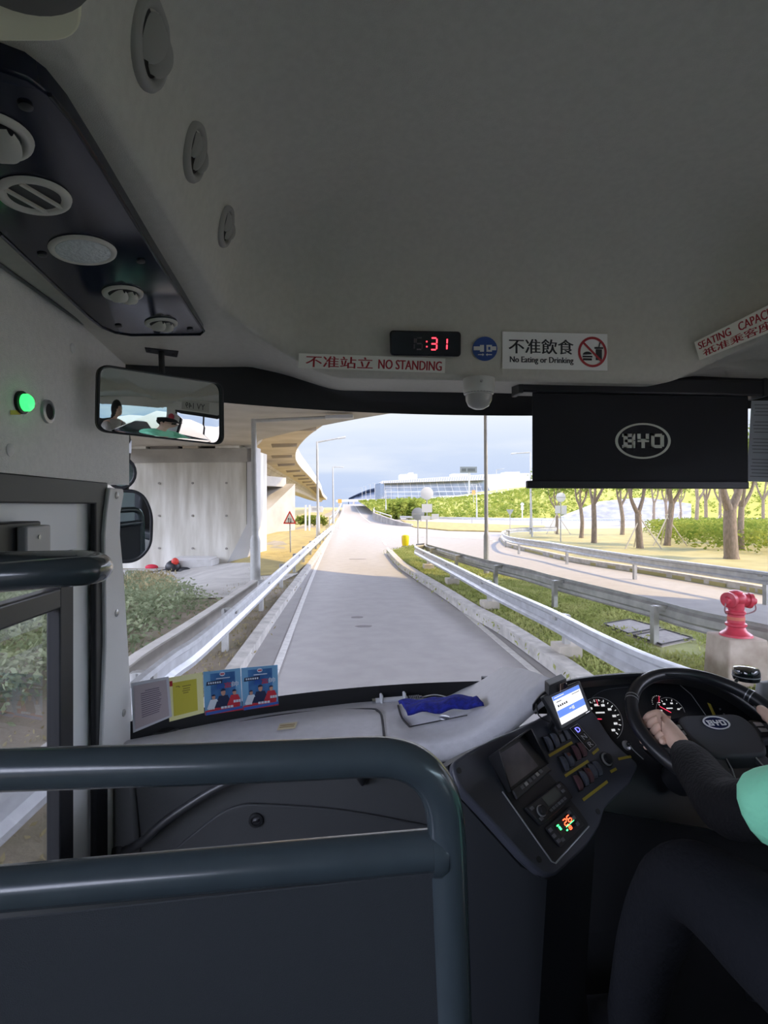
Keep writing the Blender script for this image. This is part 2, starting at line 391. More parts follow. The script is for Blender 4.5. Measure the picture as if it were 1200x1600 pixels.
for nm, t in (('ramp_centre_line', .53), ('ramp_left_line', .06), ('ramp_right_line', .90)):
    path = [V((lerp(r[0][0], r[4][0], t), r[0][1], r[0][2] + .02)) for r in main_rows[4 if t > .2 else 1:]]
    struct(B().sweep(path, [(-.09, 0), (-.09, .02), (.09, .02), (.09, 0)]), nm, white_paint)
# drain grating strip along the island kerb, tar patches
b = B()
for k in range(len(kp) - 1):
    p, q = kp[k], kp[k + 1]
    if 5 < p.y < 11:
        n = int((q - p).length / .09); t = (q - p).normalized(); s = V((-t.y, t.x, 0))
        for i in range(n):
            c = p + t * (i * .09) + s * .10
            for e in (0, .07): b.obox(up(c + s * e, -.015), t, s, (0, 0, 1), .028, .022, .004)
struct(b, 'drain_grating', M('grating_black', (.03, .03, .03), .8))
tar = M('tar_patch', (.27, .25, .25), .9)
for i, (u, v, a, c) in enumerate(((558, 963, .14, .10), (569, 977, .17, .10), (559, 873, .42, .16))):
    p = up(onz(u, v, 0), -.018); b = B()
    b.prism([p + V((math.cos(g) * a * (.8 + .3 * random.random()), math.sin(g) * c * (.8 + .3 * random.random()), 0)) for g in [2 * math.pi * k / 14 for k in range(14)]], (0, 0, .003))
    struct(b, 'tar_patch', tar)
# footway apron below the viaduct and low drain wall
ap = [gz(u, v, .04) for u, v in ((205, 905), (300, 880), (392, 878), (440, 880), (466, 896), (400, 930), (330, 934), (230, 930))]
def patch(name, tops, bots, mat, h=.09, n=8):
    nn = len(tops); rows = []
    for i in range(n + 1):
        rows.append([gz(lerp(a[0], c[0], i / n), lerp(a[1], c[1], i / n), h) for a, c in zip(tops, bots)])
    return struct(B().grid(rows), name, mat, smooth=60)
b = None; patch('apron_ground', [(190, 890), (230, 888), (280, 884), (330, 881), (380, 879), (440, 880)], [(205, 912), (240, 932), (290, 934), (340, 934), (395, 930), (466, 896)], M('pale_concrete', (.60, .58, .54), .9, noise=.12, nscale=1.5, detail=8))
patch('lawn_ground', [(340, 808), (400, 808), (450, 808), (500, 806), (527, 810)], [(340, 870), (400, 900), (462, 895), (497, 866), (521, 829)], dry_grass, .10, 14)
dw = smooth_path([onz(150, 1130, .38), onz(200, 1044, .38), onz(300, 977, .38), onz(392, 915, .38), onz(402, 908, .38)], 4)
dw = [V((-3.6, -8, .38))] + dw
b = B().sweep(dw, [(0, -.45), (0, 0), (-.12, 0), (-.12, -.45)]); struct(b, 'wall_drain', M('drain_wall_concrete', (.50, .47, .43), .9, c2=(.36, .34, .31), nscale=1.5, detail=7))
b = B().sweep([p + V((0, 0, .001)) for p in dw], [(.02, 0), (.02, .03), (-.14, .03), (-.14, 0)]); struct(b, 'trim_4', M('pale_coping', (.72, .69, .64), .9, noise=.1, nscale=2))

# ---------------------------------------------------------------- viaduct (continuous deck) and its supports
ZS, ZB, ZT = 6.6, 4.95, 8.0
edge = [C(18, 9.5, 0), C(13.5, 12.2, 0), C(8.7, 15, 0), C(3.4, 18, 0)] + [onz(u, v, ZS) for u, v in ((564, 631), (533, 646), (476, 686), (461, 711))] + [C(-9.3, 60, 0), C(-11.9, 90, 0), C(-17.5, 150, 0), C(-28, 250, 0), C(-42, 400, 0)]
edge = [V((p.x, p.y, 0)) for p in edge]
ep = smooth_path(edge, 8)
def deckprof(i):
    y = ep[i].y; k = 1 + 1.7 * (1 - sstep(14, 34, y)); g = 1  # near end widened, mostly unseen, so its shade covers bus and road
    w = -9 * k; q = [(0, ZS), (.06, ZT), (-.25, ZT), (-.25, ZT - .7), (w + .25, ZT - .7), (w + .25, ZT), (w, ZT), (w, ZS), (w + 1.9, ZS - .1), (-2.8, ZS - .12)]
    return q
def girderprof(i):
    w = -9 * (1 + 1.7 * (1 - sstep(14, 34, ep[i].y)))
    return [(-2.8, ZS - .02), (-3.0, ZS - .25), (-3.7, ZB + .14), (-3.9, ZB), (w + 2.6, ZB), (w + 1.9, ZS - .02)]
b = B().sweep(ep, deckprof)
viaduct = thing('viaduct', (ep[30].x, ep[30].y, 0), 'long concrete road viaduct curving over the road from upper left to the far distance', 'viaduct')
b.build('deck', conc_warm, viaduct, smooth=25)
B().sweep(ep, girderprof).build('girder', M('girder_concrete', (.64, .60, .54), .85, c2=(.50, .46, .40), nscale=.6, detail=8, stretch=(1, 1, 3)), viaduct, smooth=25)
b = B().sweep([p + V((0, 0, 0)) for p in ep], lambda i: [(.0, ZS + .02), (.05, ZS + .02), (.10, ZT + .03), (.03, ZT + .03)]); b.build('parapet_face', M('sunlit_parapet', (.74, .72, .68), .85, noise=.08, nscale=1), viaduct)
acc = 0; nxt = 30.0
for i in range(1, len(ep) - 6):
    acc += (ep[i] - ep[i - 1]).length
    if acc < nxt: continue
    nxt = acc + 8.0
    p = ep[i]; t = (ep[i + 1] - ep[i - 1]).normalized(); l = V((-t.y, t.x, 0)); b = B()
    b.prism([p + l * .25 + V((0, 0, ZS + .05)) - t * .15, p + l * 2.0 + V((0, 0, ZS - .05)) - t * .15, p + l * 1.9 + V((0, 0, ZS - .32)) - t * .15, p + l * .25 + V((0, 0, ZS - .22)) - t * .15], t * .3)
    b.build('cantilever_rib', M('rib_concrete', (.42, .37, .31), .85), viaduct)
# formwork seams on the girder side
b = B()
for k in (.02, .5): b.sweep(ep, lambda i, k=k: [(-3.08 - .65 * k, ZS - .35 - 1.18 * k), (-3.05 - .65 * k, ZS - .37 - 1.18 * k), (-3.08 - .65 * k, ZS - .39 - 1.18 * k)])
b.build('girder_seam', M('seam_dark', (.30, .26, .22), .9), viaduct)
# near abutment wall
WQ = [gz(385, 882), gz(205, 893)]
w0, w1 = P(385, 882, 24), P(150, 893, 24.6); dirw = (w1 - w0).normalized(); dirw.z = 0; nw = V((dirw.y, -dirw.x, 0))
if nw.dot(EY - w0) < 0: nw = -nw
zt = P(300, 700, 24).z
b = B(); L = (w1 - w0).length + 3
b.prism([V((w0.x, w0.y, -.8)), V((w0.x, w0.y, zt - 1.9)) - dirw * 0, V((w0.x, w0.y, zt)) , V((w0.x, w0.y, zt)) + dirw * L, V((w0.x, w0.y, -.8)) + dirw * L], -nw * 3)
abut = thing('viaduct_abutment', (w0.x, w0.y, -.8), 'stained pale concrete abutment wall under the viaduct at the left', 'wall')
b.build('wall_body', conc_stain, abut)
b = B().prism([w0 + V((0, 0, -.8)) - dirw * .02, V((w0.x, w0.y, zt)) - dirw * .02, V((w0.x, w0.y, zt)) - dirw * .45, V((w0.x, w0.y, zt - 3.1)) - dirw * .35, V((w0.x, w0.y, -.8)) - dirw * -.6], -nw * 3 )
b = B()
c0 = V((w0.x, w0.y, 0)) + nw * .06
b.prism([c0 + V((0, 0, -.8)) + dirw * 1.15, c0 + V((0, 0, 1.5)) - dirw * .05, c0 + V((0, 0, zt)) - dirw * .05, c0 + V((0, 0, zt)) - dirw * .5, c0 + V((0, 0, 1.4)) - dirw * .5, c0 + V((0, 0, -.8)) + dirw * .2], -nw * .5)
b.build('edge_pilaster', M('pilaster_concrete', (.56, .56, .56), .85, noise=.06, nscale=1), abut)
b = B().prism([c0 + V((0, 0, zt - .02)) - dirw * .3, c0 + V((0, 0, zt - .62)) - dirw * .3, c0 + V((0, 0, zt - .62)) + dirw * L, c0 + V((0, 0, zt - .02)) + dirw * L], -nw * .2)
b.build('cap_beam', M('cap_concrete', (.50, .47, .42), .85, c2=(.38, .36, .32), nscale=1, detail=7), abut)
for a, ww, hh, mt in ((.3, 1.1, .55, conc_stain), (2.2, .7, .5, conc_warm), (3.1, 1.3, .5, M('bearing_dark', (.20, .18, .16), .8)), (4.6, 1.9, .75, conc_stain), (7.3, 1.2, .45, concrete)):
    B().prism([c0 + dirw * a + V((0, 0, zt)), c0 + dirw * (a + ww) + V((0, 0, zt)), c0 + dirw * (a + ww) + V((0, 0, zt + hh)), c0 + dirw * a + V((0, 0, zt + hh))], -nw * .8).build('bearing_block', mt, abut)
for i in range(5):
    for j in range(3):
        b = B(); p = c0 - nw * .02 + dirw * (.9 + i * 1.55) + V((0, 0, .4 + j * 1.45)); b.lathe(p, nw, [(.05, -.06), (.05, .012)], 10); b.build('form_tie_hole', M('tie_hole', (.36, .34, .31), .9), abut)
# second support, further on, with its sunlit side
s0 = P(397, 832, 46); zb = -.5
b = B(); A = P(398, 835, 46); Bq = P(461, 826, 52)
A.z = Bq.z = zb; zt2 = 4.4
back = V((-9, 6, 0))
b.prism([A, Bq, V((Bq.x, Bq.y, zt2)), V((A.x, A.y, .8))], back)
sup = thing('viaduct_support', (A.x, A.y, zb), 'sunlit triangular concrete viaduct support beyond the near abutment', 'wall')
b.build('wall_body', concrete, sup)
B().prism([V((A.x, A.y, zt2 - .3)) + back * .1, V((Bq.x, Bq.y, zt2 - .3)) + back * .1, V((Bq.x, Bq.y, zt2 + .6)) + back * .1, V((A.x, A.y, zt2 + .6)) + back * .1], back * .5).build('bearing_block', concrete, sup)

# ---------------------------------------------------------------- guardrails
WB = [(-.0, -.155), (.045, -.14), (.05, -.09), (.0, -.05), (-.0, .05), (.05, .09), (.045, .14), (0, .155)]
def beam_prof(side): return [(a * side, c) for a, c in WB] + [((a - .006) * side, c) for a, c in WB[::-1]]
def guardrail(path, label, side, z=.62, gap=4.0, mat=galv, pad=False, two=False, group=None, arm=False):
    t = thing('guardrail', (path[0].x, path[0].y, 0), label, 'guardrail', group)
    lv = [V((p.x, p.y, z)) for p in path]
    B().sweep(lv, beam_prof(side)).build('beam', mat, t, smooth=50)
    if two: B().sweep([p - V((0, 0, .34)) for p in lv], beam_prof(side)).build('beam', mat, t, smooth=50)
    acc = gap * .5; npost = 0
    for p, q in zip(lv, lv[1:]):
        L = (q - p).length
        while acc < L:
            c = p.lerp(q, acc / L); d = (q - p).normalized(); s = V((d.y, -d.x, 0)) * -side
            b = B().obox(V((c.x, c.y, z / 2)) + s * .16, d, s, (0, 0, 1), .05, .045, z / 2 + .09)
            b.obox(V((c.x, c.y, z + .06)) + s * .07, d, s, (0, 0, 1), .05, .10, .04)
            po = b.build('post', galv_dull, t)
            if pad: B().obox(V((c.x, c.y, .16)) + s * .16, d, s, (0, 0, 1), .17, .17, .13).build('footing', M('footing_concrete', (.60, .55, .47), .9, noise=.1, nscale=4), po, bevel=.01)
            acc += gap; npost += 1
        acc -= L
    return t
lr = [C(-1.75, -6, 0), C(-2.05, 2, 0)] + [onz(u, v, .62) for u, v in ((250, 1055), (315, 1007), (405, 927), (470, 867), (505, 836), (521, 822))]
guardrail(smooth_path(lr, 5), 'shiny steel crash barrier along the verge left of the road', 1, gap=3.2)
r1 = [onz(u, v, .64) for u, v in ((649, 859), (712, 891), (777, 925), (860, 964), (933, 1003), (1010, 1040), (1100, 1075), (1300, 1150), (2000, 1400))]
guardrail(smooth_path(r1, 5), 'steel crash barrier on the road side of the grassy island', 1, gap=3.6, pad=True)
r2 = [onz(u, v, .58) for u, v in ((664, 857), (694, 866), (755, 884), (820, 900), (860, 912), (1000, 949), (1083, 973), (1200, 1000), (1500, 1070), (2300, 1240))]
guardrail(smooth_path(r2, 5), 'weathered crash barrier on the far edge of the grassy island', -1, gap=3.0, mat=galv_dull)
b = B(); p1, p2 = r1[0], r2[0]
tn = thing('barrier_terminal', (p1.x, p1.y, 0), 'dark metal end piece joining the two island barriers at the nose', 'barrier end')
b.sweep([V((p1.x, p1.y, .64)), V(((p1.x + p2.x) / 2 - .1, (p1.y + p2.y) / 2 + .5, .62)), V((p2.x, p2.y, .64))], beam_prof(-1)).build('beam', galv_dull, tn)
r3 = [onz(u, v, .62) for u, v in ((870, 826.5), (820, 827.5), (800, 829), (789, 832), (785, 836), (796, 843), (833, 849), (862, 853), (900, 860), (1000, 876), (1100, 890), (1200, 904), (1500, 945), (2200, 1040))]
guardrail(smooth_path(r3, 5), 'bright double crash barrier in front of the roadside trees', 1, gap=4.5)
r4 = [onz(u, v, .6) for u, v in ((625, 808), (700, 810), (800, 811.5), (860, 812), (960, 812.5), (1300, 813))]
guardrail(r4, 'distant low crash barrier at the foot of the green bank', 1, gap=9)
# ramp barriers
lp = [V((r[0][0] - .5, r[0][1], r[0][2] + .65)) for r in main_rows[1::2]]
t = thing('ramp_railing', (lp[0].x, lp[0].y, 0), 'far steel railing on the left edge of the rising road', 'railing')
B().sweep(lp, beam_prof(1)).build('beam', galv, t); B().sweep([p + V((0, 0, .45)) for p in lp], [(-.04, 0), (-.04, .08), (.04, .08), (.04, 0)]).build('top_rail', galv, t)
for p in lp[::1]: B().box((p.x - .08, p.y - .08, p.z - .68), (p.x + .02, p.y + .02, p.z + .45)).build('post', galv_dull, t)
pp = [onz(u, v, 0) for u, v in ((643, 822.5), (620, 821), (593, 815.5), (583, 810))] 
pp = smooth_path([V((p.x, p.y, RZ(p.y))) for p in pp] + [V((r[4][0] + .2, r[0][1], r[0][2])) for r in main_rows[16::3]], 3)
t = thing('ramp_parapet', (pp[0].x, pp[0].y, 0), 'grey concrete parapet curving up the right side of the rising road', 'parapet')
n_ = len(pp)
B().sweep(pp, lambda i: [(-.1, -.3), (-.05, lerp(.25, 1.1, sstep(0, 8, i))), (.3, lerp(.25, 1.1, sstep(0, 8, i))), (.35, -.3)]).build('wall_body', M('weathered_parapet', (.34, .33, .32), .9, c2=(.52, .50, .47), nscale=.8, detail=8), t)
tp = [p + V((.1, 0, lerp(.25, 1.1, sstep(0, 8, i)) + .3)) for i, p in enumerate(pp)][4:]
B().sweep(tp, [(-.05, 0), (-.05, .1), (.05, .1), (.05, 0)]).build('top_rail', white_m, t)
for p in tp[::2]: B().box((p.x - .05, p.y - .05, p.z - .35), (p.x + .05, p.y + .05, p.z + .02)).build('post', galv_dull, t)
# bridge crossing behind the crest
a0, a1 = P(525, 781, 300), P(605, 779, 300)
t = thing('cross_bridge', (a0.x, a0.y, 0), 'pale bridge parapet crossing behind the crest of the road', 'bridge')
B().prism([a0, a1, a1 + V((0, 0, -1.2)), a0 + V((0, 0, -1.2))], (0, 3, 0)).build('parapet_face', white_m, t)
for k in range(4):
    p = a0.lerp(a1, .05 + k * .28); B().box((p.x, p.y, 0), (p.x + 1, p.y + 1, p.z - 1.1)).build('pier', concrete, t)

# ---------------------------------------------------------------- bank, hills, terminal buildings
b = B(); rows = []
topv = [(560, 784), (600, 782), (640, 781), (700, 779), (760, 774), (800, 768), (840, 762), (900, 754), (1000, 744), (1200, 730), (1600, 720)]
for u, v in topv:
    base = onz(u, 809.5, 0) if u > 600 else onz(u + 30, 808, 0); top = P(u, v, 145); rows.append([base.lerp(top, t) + V((0, 0, math.sin(t * math.pi) * .4)) for t in (0, .15, .35, .6, .85, 1)] + [top + V((0, 60, .3))])
bank_rows = rows
b.grid(rows); struct(b, 'bank_ground', M('bank_grass', (.52, .53, .12), .95, c2=(.36, .40, .08), nscale=.35, bump=.6, bscale=3, detail=9), smooth=60)
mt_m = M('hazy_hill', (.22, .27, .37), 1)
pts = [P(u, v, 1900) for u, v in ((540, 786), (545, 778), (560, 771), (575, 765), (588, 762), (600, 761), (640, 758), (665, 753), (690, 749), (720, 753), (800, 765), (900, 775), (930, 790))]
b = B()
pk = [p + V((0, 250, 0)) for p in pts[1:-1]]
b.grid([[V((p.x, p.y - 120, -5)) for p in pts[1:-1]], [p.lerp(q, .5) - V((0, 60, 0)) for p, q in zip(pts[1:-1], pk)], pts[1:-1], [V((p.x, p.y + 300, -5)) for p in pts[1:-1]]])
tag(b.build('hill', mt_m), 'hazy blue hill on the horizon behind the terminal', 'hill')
D = 235
gl = M('facade_glass', (.30, .36, .44), .12, .0, noise=.2, nscale=.2, spec=.8)
wh = M('facade_white', (.78, .79, .82), .6)
tb = thing('terminal_building', P(600, 782, D), 'long glass-fronted terminal building with a slatted white roof edge on the horizon', 'building')
Q = Quad(P(601, 753, D), P(758, 750, D - 14), P(772, 782, D - 14), P(601, 782, D))
b = B().prism([Q.pt(0, 0), Q.pt(1, 0), Q.pt(1, 1), Q.pt(0, 1)], (0, 30, 0)); b.build('glass_front', gl, tb)
b = B()
for i in range(15): Q.line(b, i / 14 * .93, 0, i / 14 * .93, 1, .012 if i % 2 else .02, 5.6, .05, .25)
for y in (.30, .52, .55, .75): Q.rect(b, 0, y, .93 + .06 * y, y + .02, .05, .2)
b.build('mullions', wh, tb)
b = B()
for i in range(60): Q.line(b, i / 60 * .95, .08, i / 60 * .95, .40, .006, 5.6, .06, .08)
for y in (.12, .18, .24, .38, .44, .62, .68, .82, .88): Q.rect(b, 0, y, .95, y + .006, .06, .08)
b.build('louvres', M('louvre_grey', (.52, .55, .60), .6), tb)
Q2 = Quad(P(597, 751.5, D - 3), P(758, 741, D - 17), P(758, 750, D - 17), P(599, 755, D - 3))
B().prism([Q2.pt(0, 0), Q2.pt(1, 0), Q2.pt(1, 1), Q2.pt(0, 1)], (0, 34, 0)).build('roof', wh, tb)
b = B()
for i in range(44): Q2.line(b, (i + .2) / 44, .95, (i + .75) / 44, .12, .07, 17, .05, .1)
b.build('roof_slats', M('slat_shadow', (.40, .42, .46), .7), tb)  # grey bars paint the shade between the white roof slats
Q3 = Quad(P(586, 754, D + 25), P(600, 752.5, D), P(600, 782, D), P(586, 782, D + 25)); B().prism([Q3.pt(0, .1), Q3.pt(1, 0), Q3.pt(1, 1), Q3.pt(0, 1)], (3, 12, 0)).build('side_wing', M('wing_glass', (.14, .20, .30), .15), tb)
b = B()
for u0, u1, v0 in ((626, 652, 741), (640, 646, 738.5), (708, 735, 740)): q = Quad(P(u0, v0, D), P(u1, v0, D), P(u1, 750, D), P(u0, 750, D)); b.prism(q.c, (0, 8, 0))
b.build('roof_plant', wh, tb)
B().box((Q.c[3].x, Q.c[3].y + 1, -.1), (Q.c[2].x, Q.c[3].y + 30, Q.c[3].z + .2)).build('podium', wh, tb)
hb = thing('hall_building', P(765, 782, D + 20), 'plain white hall building right of the glass terminal', 'building')
q = Quad(P(750, 741.5, D + 20), P(905, 737, D + 20), P(905, 785, D + 20), P(750, 785, D + 20)); B().prism([q.c[0], q.c[1], V((q.c[2].x, q.c[2].y, -.1)), V((q.c[3].x, q.c[3].y, -.1))], (0, 40, 0)).build('wall_body', wh, hb)
b = B(); q2 = Quad(P(790, 737.5, D + 22), P(812, 737, D + 22), P(812, 742, D + 22), P(790, 742, D + 22)); b.prism(q2.c, (0, 8, 0)); b.build('roof_plant', wh, hb)
# elevated road with white parapet on top of the bank
a0, a1 = P(664, 777.5, 150), P(905, 760, 150)
t = thing('bank_road_parapet', (a0.x, a0.y, a0.z - 1), 'thin white parapet along the top of the green bank', 'parapet')
B().prism([a0, a1, a1 - V((0, 0, .6)), a0 - V((0, 0, .6))], (0, .4, 0)).build('wall_body', white_m, t)
# retaining wall among the trees
rp = [onz(u, 812, 0) for u in (888, 950, 1010, 1080)]
b = B(); tops = (.4, 3.2, 3.7, .6)
b.prism([V((p.x, p.y, -.1)) for p in rp] + [V((p.x, p.y, h)) for p, h in zip(rp, (.5, 3.0, 3.6, 2.6))][::-1], (0, 3, 0))
tag(b.build('retaining_wall', M('white_block_wall', (.52, .53, .56), .85, noise=.2, nscale=1.2, detail=9, stretch=(.6, 1, 2))), 'white retaining wall with an arched top seen between the tree trunks', 'wall')

# ---------------------------------------------------------------- street furniture
def lamp_post(u, v, d, vtop, label, arm_u=None, arm_v=None, r=.10, h=None, group=None):
    base = P(u, v, d); top = P(u - (v - vtop) * .01, vtop, d); gz_ = base.z
    if h: top = V((base.x - .05, base.y, base.z + h))
    t = thing('street_lamp', base, label, 'street lamp', group)
    B().lathe(base, (0, 0, 1), [(r * 1.75, 0), (r * 1.75, .03), (r * 1.45, .04), (r * 1.45, 1.35), (r, 1.5)], 16).build('base_sleeve', pole_m, t)
    B().tube([base + V((0, 0, 1.4)), base.lerp(top, .5), top], [r, r * .9, r * .7], 14).build('pole', pole_m, t)
    if arm_u:
        e = P(arm_u, arm_v, d); m = top.lerp(e, .72)
        B().tube([top - V((0, 0, .05)), m], [r * .55, r * .45], 10).build('arm', pole_m, t)
        dr = (e - top).normalized(); c = m.lerp(e, .5)
        B().obox(c, dr, dr.cross(V((0, 0, 1))), (0, 0, 1), (e - m).length / 2, .14 * r / .1, .05 * r / .1).build('lantern', M('lantern_grey', (.55, .56, .57), .5), t, bevel=.02)
    return t
lamp_post(399, 918, 15.6, 655, 'thick grey lamp post beside the left crash barrier with a long arm', 552, 651, .10)
lamp_post(497, 838, 39, 690, 'tall lamp post on the sunlit lawn just beyond the warning triangle', 540, 683, .10)
lamp_post(521, 818, 62, 729, 'distant lamp post beside the viaduct with a small board on it', 537, 730, .10)
lamp_post(760, 904, 17.3, 0, 'slim grey lamp post standing on the grassy island between the barriers', None, None, .062, h=9)
lamp_post(830, 838, 42, 706, 'lamp post at the far junction partly behind the sun blind', 798, 709, .09)
for i, (u, v, d, vt, au, av, lab) in enumerate(((603, 800, 110, 765, 613, 766, 'thin far lamp post left of the bushes on the bank'), (745, 808, 95, 757, 736, 758, 'thin far lamp post rising from the middle of the green bank'),
        (776, 770, 150, 734, 788, 732, 'thin lamp post against the white hall building'), (794, 770, 165, 746, 797, 746, 'short thin lamp post right of the one by the hall'))):
    lamp_post(u, v, d, vt, lab, au, av, .13 if d > 120 else .1)
for u, v, lab in ((566, 762, 'faint first far lamp post beside the hill'), (572, 760, 'faint second far lamp post beside the hill'), (579, 757, 'faint third far lamp post beside the hill'), (586, 755, 'faint fourth far lamp post next to the terminal')):
    lamp_post(u, 797, 290, v, lab, u - 4, v, .14)
red = M('sign_red', (.72, .05, .03), .5); yel = M('bollard_yellow', (.90, .74, .0), .4); org_ = M('bollard_shade', (.80, .28, .02), .4); grn = M('sign_green', (.1, .4, .2), .5)
def disc_sign(u, vd, rpx, vb, d, label, mat, cat='road sign', cross=False, plates=()):
    c = P(u, vd, d); base = P(u, vb, d); r = rpx * d / FPX
    t = thing('round_sign', base, label, cat)
    B().tube([base, c + V((0, 0, r * .9))], .035, 10).build('pole', galv_dull, t)
    B().lathe(c - FW * .04, FW, [(r * .96, -.012), (r, -.006), (r, .006), (r * .96, .012)], 28).build('sign_plate', mat, t)
    if cross: B().obox(c - FW * .06, RX, FW, (0, 0, 1), r * .92, .004, .02).build('crossbar', galv_dull, t)
    for (w, h, dv, du) in plates:
        p = P(u + du, vd + dv, d); k = d / FPX
        B().obox(p - FW * .045, RX, FW, (0, 0, 1), w * k / 2, .012, h * k / 2).build('lower_plate', white_m, t)
    return t
disc_sign(653, 803, 10, 854, 30, 'grey back of a round road sign left of the white round sign', sign_back, cross=True)
disc_sign(667, 771, 10, 856, 30, 'white round road sign above two plates on a tall pole', white_m, plates=((16, 13, 23, 0), (14, 6, 38, -2), (11, 8, 36, 13)))
disc_sign(876, 777, 7.5, 850, 33, 'round white sign with two small plates near the trees', white_m, cross=True, plates=((8, 12, 19, -5), (8, 14, 20, 5)))
# give-way sign seen from the back
base = P(797, 835, 45); t = thing('give_way_sign', base, 'small grey inverted triangle sign on the far roundabout', 'road sign')
B().tube([base, P(797, 800, 45)], .035, 8).build('pole', galv_dull, t)
B().prism(round_poly([P(791, 796, 45), P(803, 796, 45), P(797, 806, 45)], .08), FW * .02).build('sign_plate', sign_back, t)
base = P(816, 813, 80); t = thing('marker_post', base, 'small white marker post below the green bank', 'post')
B().tube([base, P(816, 787, 80)], .09, 8).build('pole', white_m, t); B().lathe(P(816, 788, 80), FW, [(.25, -.02), (.25, .02)], 16).build('sign_plate', white_m, t)
B().obox(P(816, 794, 80), RX, FW, (0, 0, 1), .2, .03, .25).build('lower_plate', white_m, t)
# two-way warning triangle
d = 25.7; base = P(454, 868, d); t = thing('warning_sign', base, 'red bordered warning triangle with two arrows on the sunlit lawn', 'road sign')
B().tube([base, P(453, 803, d)], .035, 10).build('pole', galv_dull, t)
tri = [P(453, 797.5, d), P(463.5, 818.5, d), P(442.5, 818.5, d)]; cen = (tri[0] + tri[1] + tri[2]) / 3
B().prism(round_poly([p - FW * .05 for p in tri], .06), -FW * .012).build('red_border', red, t)
ins = [cen.lerp(p, .70) - FW * .064 for p in tri]
B().prism(round_poly(ins, .03), -FW * .004).build('white_field', white_m, t)
b = B()
for s, du in ((1, -1.6), (-1, 1.6)):
    c = P(453 + du, 813, d) - FW * .07; k = d / FPX
    b.obox(c, RX, FW, (0, 0, 1), .5 * k, .002, 3.2 * k)
    tp = c + V((0, 0, s * 4.2 * k)); b.prism([tp, tp + RX * 1.5 * k - V((0, 0, s * 2.4 * k)), tp - RX * 1.5 * k - V((0, 0, s * 2.4 * k))], -FW * .003)
b.build('arrows', black_m, t)
# white direction boards on two posts below the viaduct
d = 48; t = thing('direction_sign', P(478, 832, d), 'white direction board with pointed end on two posts beside the lawn', 'road sign')
for u, v in ((477.5, 832), (483.5, 829)): B().tube([P(u, v, d), P(u, 789, d)], .09, 10).build('post', white_m, t)
B().prism([P(484, 791, d), P(504, 791, d), P(506, 795, d), P(504, 800.5, d), P(484, 800.5, d)], FW * .05).build('board', M('board_offwhite', (.70, .71, .68), .6), t)
b = B(); q = Quad(P(485, 792, d - .05), P(503, 792, d - .05), P(503, 800, d - .05), P(485, 800, d - .05))
for y in (.25, .55): q.rect(b, .15, y, .8, y + .1, .01)
b.build('lettering', M('sign_ink', (.25, .27, .3), .6), t)
# orange mark on the crest and small boards
t = thing('orange_marker', P(530, 790, 120), 'tiny orange roadside marker near the crest of the ramp', 'road sign')
B().obox(P(531, 783, 120), RX, FW, (0, 0, 1), .42, .05, .42).build('sign_plate', M('marker_orange', (.85, .45, .08), .6), t); B().tube([P(531, 793, 120), P(531, 783, 120)], .06, 6).build('pole', galv_dull, t)
t = thing('orange_notice', P(740, 782, 120), 'tiny orange notice on a post in front of the terminal', 'road sign')
B().obox(P(740, 769.5, 120), RX, FW, (0, 0, 1), .38, .05, .5).build('sign_plate', M('notice_orange', (.9, .40, .12), .6), t); B().tube([P(740, 785, 120), P(740, 770, 120)], .06, 6).build('pole', galv_dull, t)
# variable message sign
d = 160; t = thing('message_sign', P(738, 775, d), 'dark electronic message sign standing above the terminal roof line', 'sign')
B().obox(P(732, 734, d), RX, FW, (0, 0, 1), 13 * d / FPX, .3, 4.6 * d / FPX).build('cabinet', M('cabinet_grey', (.16, .18, .18), .6), t)
q = Quad(P(721, 731, d - .4), P(743, 731, d - .4), P(743, 737.5, d - .4), P(721, 737.5, d - .4)); b = B()
for i in range(9):
    if i != 3: q.rect(b, .04 + i * .105, .15, .04 + i * .105 + .06, .85, .02)
b.build('display_text', M('display_dots', (.04, .05, .05), .6), t)
B().tube([P(733, 790, d), P(733, 738, d)], .25, 8).build('pole', pole_m, t)
# yellow bollard
d = 29.5; base = P(634, 860, d); k = d / FPX; t = thing('traffic_bollard', base, 'bright yellow traffic bollard at the nose of the grassy island', 'bollard')
base.z = .1
c = P(633.5, 847, d)
prof = [(3.4, -11), (4.6, -7), (5.6, 0), (5.8, 8), (5.2, 10.5), (3.5, 11.5)]
B().lathe(c, (0, 0, 1), [(r * k, h * k) for r, h in prof], 22).build('shell', yel, t)
b = B(); n = 9
for side in (1,):
    rows = []
    for r, h in prof[:-1]: rows.append([c + V((0, 0, h * k)) + (RX * -math.cos(g) + FW * -math.sin(g)) * (r * k + .006) for g in [(-.4 + .8 * i / n) for i in range(n + 1)]])
    b.grid(rows)
b.build('shaded_side', org_, t)  # orange sheet paints the shaded left side of the yellow shell
B().lathe(V((c.x, c.y, 0)), (0, 0, 1), [(.22, 0), (.22, .1), (.12, .16), (.12, c.z - 9.5 * k)], 18).build('plinth', M('plinth_dark', (.2, .2, .2), .7), t)
